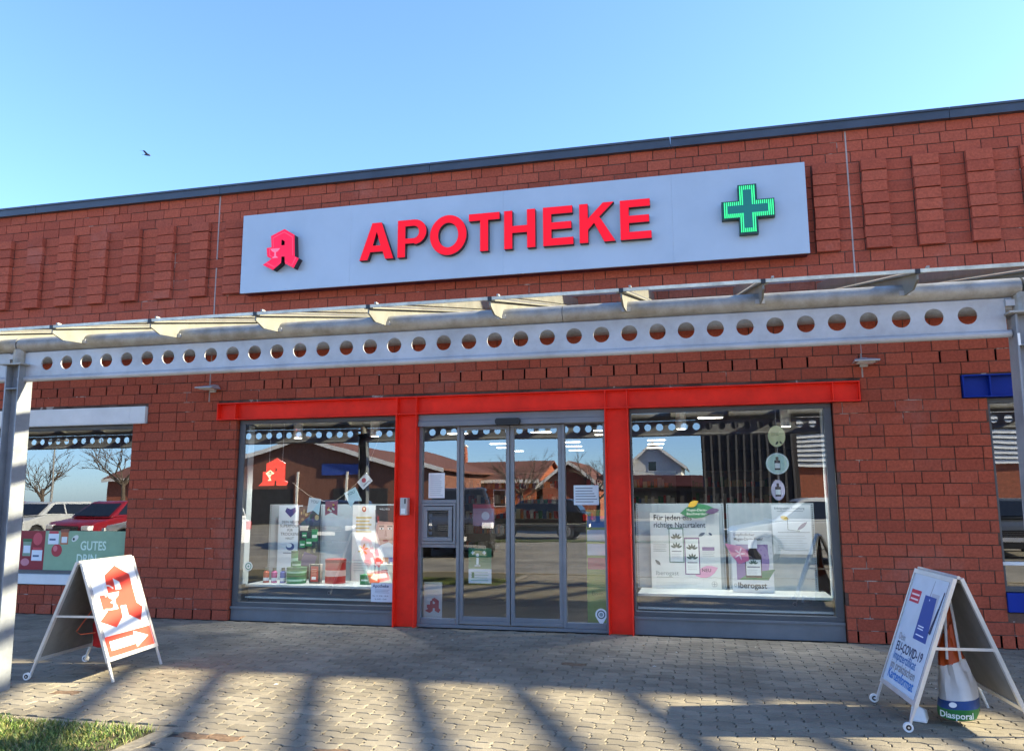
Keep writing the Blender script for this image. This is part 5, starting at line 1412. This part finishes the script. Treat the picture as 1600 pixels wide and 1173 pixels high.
BR2 = mat('far_brick', (0.34, 0.105, 0.06), 0.9, vscale=9, var=0.18); TILE = mat('far_roof_tiles', (0.17, 0.07, 0.05), 0.8, vscale=6, var=0.2); FASC = mat('white_bargeboard', (0.72, 0.70, 0.66), 0.6)
def gable_house(name, lb, x0, x1, y0, y1, ze, zr, wall, roof, along='y', wins=()):
    """ridge runs along y (gable towards the shops) or along x"""
    t = thing(name, ((x0 + x1) / 2, y1, 0), lb, 'building')
    b = MB()
    if along == 'y':
        xm = (x0 + x1) / 2
        b.prism([[(x0, 0), (x1, 0), (x1, ze), (xm, zr), (x0, ze)]], y0, y1, wall); b.build('wall', t)
        r = MB(); e = .45
        for xa, sgn in ((x0, -1), (x1, 1)):
            sl = (zr - ze) / abs(xm - xa); xo = xa + sgn * e; zo = ze - sl * e
            r.prism([[(xm, zr + .02), (xo, zo + .02), (xo, zo + .17), (xm, zr + .17)]], y0 - .3, y1 + .4, roof)
            f = [(xm, zr - .10), (xo, zo - .10), (xo, zo + .16), (xm, zr + .16)]
            r.prism([f], y1 + .405, y1 + .44, FASC)
        r.build('roof', t)
    else:
        b.box(x0, x1, y0, y1, 0, ze, wall)
        ym = (y0 + y1) / 2
        b.add([(x0, y0, ze), (x0, y1, ze), (x0, ym, zr), (x1, y0, ze), (x1, y1, ze), (x1, ym, zr)], [(0, 2, 1), (3, 4, 5)], wall); b.build('wall', t)
        r = MB(); e = .4; sl = (zr - ze) / (ym - y0)
        for ya, sgn in ((y0, -1), (y1, 1)):
            yo = ya + sgn * e; zo = ze - sl * e
            r.hexa([(x0 - .3, ym, zr + .01), (x1 + .3, ym, zr + .01), (x1 + .3, yo, zo + .01), (x0 - .3, yo, zo + .01), (x0 - .3, ym, zr + .16), (x1 + .3, ym, zr + .16), (x1 + .3, yo, zo + .16), (x0 - .3, yo, zo + .16)], roof)
        r.box(x0 - .3, x1 + .3, y1 + e, y1 + e + .04, ze - sl * e - .1, ze - sl * e + .14, FASC)
        r.build('roof', t)
    for wx, wz, ww, wh in wins:
        w = MB(); w.box(wx, wx + ww, y1 + .001, y1 + .05, wz, wz + wh, WHITE); o = w.build('window', t)
        w = MB(); w.box(wx + .07, wx + ww - .07, y1 + .0505, y1 + .06, wz + .07, wz + wh - .07, CGL); w.build('pane', o)
    return t
gh = gable_house('brick_hall', 'brick hall with a broad white edged gable opposite the left display window', -26.0, -13.2, -52, -36, 3.3, 5.15, mat('brown_brick', (0.20, 0.085, 0.058), 0.9, vscale=9, var=0.18), TILE, 'y')
for xd in (-23.6, -17.6):
    b = MB(); b.box(xd, xd + 3.4, -35.99, -35.94, 0, 2.1, mat('dark_gate', (0.03, 0.028, 0.028), 0.6)); b.build('gate', gh)
for xd in (-24.2, -20.0, -16.8):
    b = MB(); b.box(xd, xd + .12, -35.93, -35.85, 0, 3.1, FASC); b.build('downpipe', gh)
b = MB(); b.box(-18.4, -15.4, -35.98, -35.9, 2.9, 3.6, mat('blue_board', (0.03, 0.07, 0.32), 0.4)); b.build('blue_board', gh)
gable_house('low_brick_house', 'low brick house left of the broad gable opposite', -38, -27, -48, -38, 2.9, 4.6, BR2, TILE, 'x', ((-34, .9, 1.2, 1.2),))
oh = gable_house('orange_brick_house', 'orange brick row house with chimney far opposite the sliding door', -17.2, -9.4, -58, -46, 2.75, 4.3, mat('orange_brick', (0.42, 0.12, 0.055), 0.9, vscale=9, var=0.15), TILE, 'x', ((-15.5, .9, .9, 1.2), (-12.4, .9, .9, 1.2)))
b = MB(); b.box(-16.9, -16.3, -52.3, -51.7, 3.9, 5.6, BR2); b.box(-16.98, -16.22, -52.38, -51.62, 5.605, 5.72, FASC); b.build('chimney', oh)
gable_house('small_gable_house', 'small brick house with its gable end opposite the right door leaf', -8.9, -5.0, -56, -46, 2.5, 3.9, BR2, TILE, 'y')
gable_house('white_house', 'white rendered house far opposite the right red post', -4.2, .4, -72, -60, 4.2, 6.2, mat('white_render', (0.66, 0.66, 0.63), 0.8), mat('grey_tiles', (0.09, 0.09, 0.10), 0.8), 'y', ((-2.4, 3.6, .9, 1.0),))
ls = thing('low_shop', (-1, -50, 0), 'long low dark shop with a maroon fascia far opposite the right red post', 'building')
b = MB(); b.box(-5.6, 5.0, -56, -50, 0, 2.35, mat('dark_shopfront', (0.04, 0.035, 0.035), 0.7)); b.build('wall', ls)
b = MB(); b.box(-5.8, 5.2, -56, -49.7, 2.351, 3.05, mat('maroon_fascia', (0.085, 0.022, 0.026), 0.6)); b.build('fascia', ls)
for k in range(5):
    b = MB(); b.box(-5.2 + k * 2.05, -3.6 + k * 2.05, -49.999, -49.95, .5, 2.0, CGL); b.build('window', ls)
cb = thing('clad_hall', (11, -26, 0), 'hall with white ribbed cladding over brick opposite the right display window', 'building')
b = MB(); b.box(6.0, 24, -40, -26, 0, 2.75, BR2); b.build('wall', cb)
b = MB()
CL = mat('white_cladding', (0.66, 0.68, 0.70), 0.4, metal=0.2)
z = 2.76
while z < 8.6:
    b.hexa([(5.9, -40, z), (24.1, -40, z), (24.1, -25.86, z), (5.9, -25.86, z), (5.9, -40, z + .16), (24.1, -40, z + .16), (24.1, -25.94, z + .16), (5.9, -25.94, z + .16)], CL)
    b.box(6.0, 24, -39.9, -26, z + .161, z + .199, BLACK); z += .20
b.build('cladding', cb)
dk = thing('dark_pavilion', (4.0, -24, 0), 'dark timber pavilion opposite the right display window', 'building')
b = MB(); TB = mat('dark_timber', (0.035, 0.03, 0.03), 0.8)
b.box(2.2, 5.9, -30, -24, 0, 5.2, TB)
for k in range(12): b.box(2.25 + k * .31, 2.33 + k * .31, -23.999, -23.93, 0, 5.1, mat('timber_batten', (0.075, 0.07, 0.07), 0.8))
b.build('wall', dk); b = MB(); b.box(2.0, 6.1, -30.2, -23.7, 5.201, 5.4, ROOFM); b.build('roof', dk)

BARK = mat('bare_bark', (0.10, 0.075, 0.055), 0.9, vscale=10, var=0.2)
def bare_tree(x, y, h, seed, lb):
    r = random.Random(seed)
    t = thing('bare_tree', (x, y, 0), lb, 'tree', 'leafless trees opposite the shops')
    tr = MB(); tr.tube([(x, y, -.02), (x + .05, y, h * .2), (x, y + .05, h * .42)], [h * .03, h * .024, h * .018], BARK, n=8); tr.build('trunk', t, smooth=True)
    c = MB()
    def br(p, d, l, rad, dep):
        q = p + d * l * .5 + Vector((r.gauss(0, .06), r.gauss(0, .06), r.gauss(0, .04))) * l
        e = p + d * l + Vector((0, 0, .08 * l))
        c.tube([p, q, e], [rad, rad * .8, rad * .55], BARK, n=5 if dep > 1 else 4, cap=False)
        if dep == 0: return
        for k in range(3 if dep > 1 else 4):
            nd = (d + Vector((r.gauss(0, .5), r.gauss(0, .5), r.gauss(.08, .35)))).normalized()
            br(p + (e - p) * r.uniform(.45, 1.0), nd, l * r.uniform(.55, .78), rad * .55, dep - 1)
    for k in range(8):
        a = k * 2.4 + r.uniform(0, .6)
        br(Vector((x, y, h * r.uniform(.24, .42))), Vector((math.cos(a) * .75, math.sin(a) * .75, r.uniform(.5, 1.0))).normalized(), h * r.uniform(.22, .30), h * .010, 3)
    c.build('crown', t)
bare_tree(-28.5, -28.0, 5.8, 1, 'leafless tree opposite the left neighbouring window')
bare_tree(-25.5, -32.0, 5.6, 2, 'leafless tree in front of the low brick house opposite')
bare_tree(-9.5, -42.0, 5.2, 3, 'leafless tree between the brick houses opposite the door')
bare_tree(-4.3, -41.0, 5.0, 4, 'leafless tree in front of the white house opposite')
bare_tree(-39.5, -34.0, 5.4, 5, 'leafless tree farthest along the car park')
lp = thing('street_lamp', (-27.4, -22, 0), 'double headed car park lamp opposite the left neighbouring window', 'street lamp')
b = MB(); b.tube([(-27.4, -22, 0), (-27.4, -22, 4.25)], [.06, .035], GALVD, n=10); b.build('pole', lp)
for s_ in (-1, 1):
    b = MB(); b.box(-27.4 + s_ * .08 - .0, -27.4 + s_ * .62, -22.09, -21.91, 4.22, 4.32, GALVD) if s_ > 0 else b.box(-28.02, -27.48, -22.09, -21.91, 4.22, 4.32, GALVD); b.build('lamp_head', lp)
v = MB(); v.box(-9, 2.0, -19.6, -18.6, -.016, .03, mat('verge_grass', (0.07, 0.09, 0.025), 0.9, vscale=14, var=0.3)); tag(v.build('verge'), kind='structure')
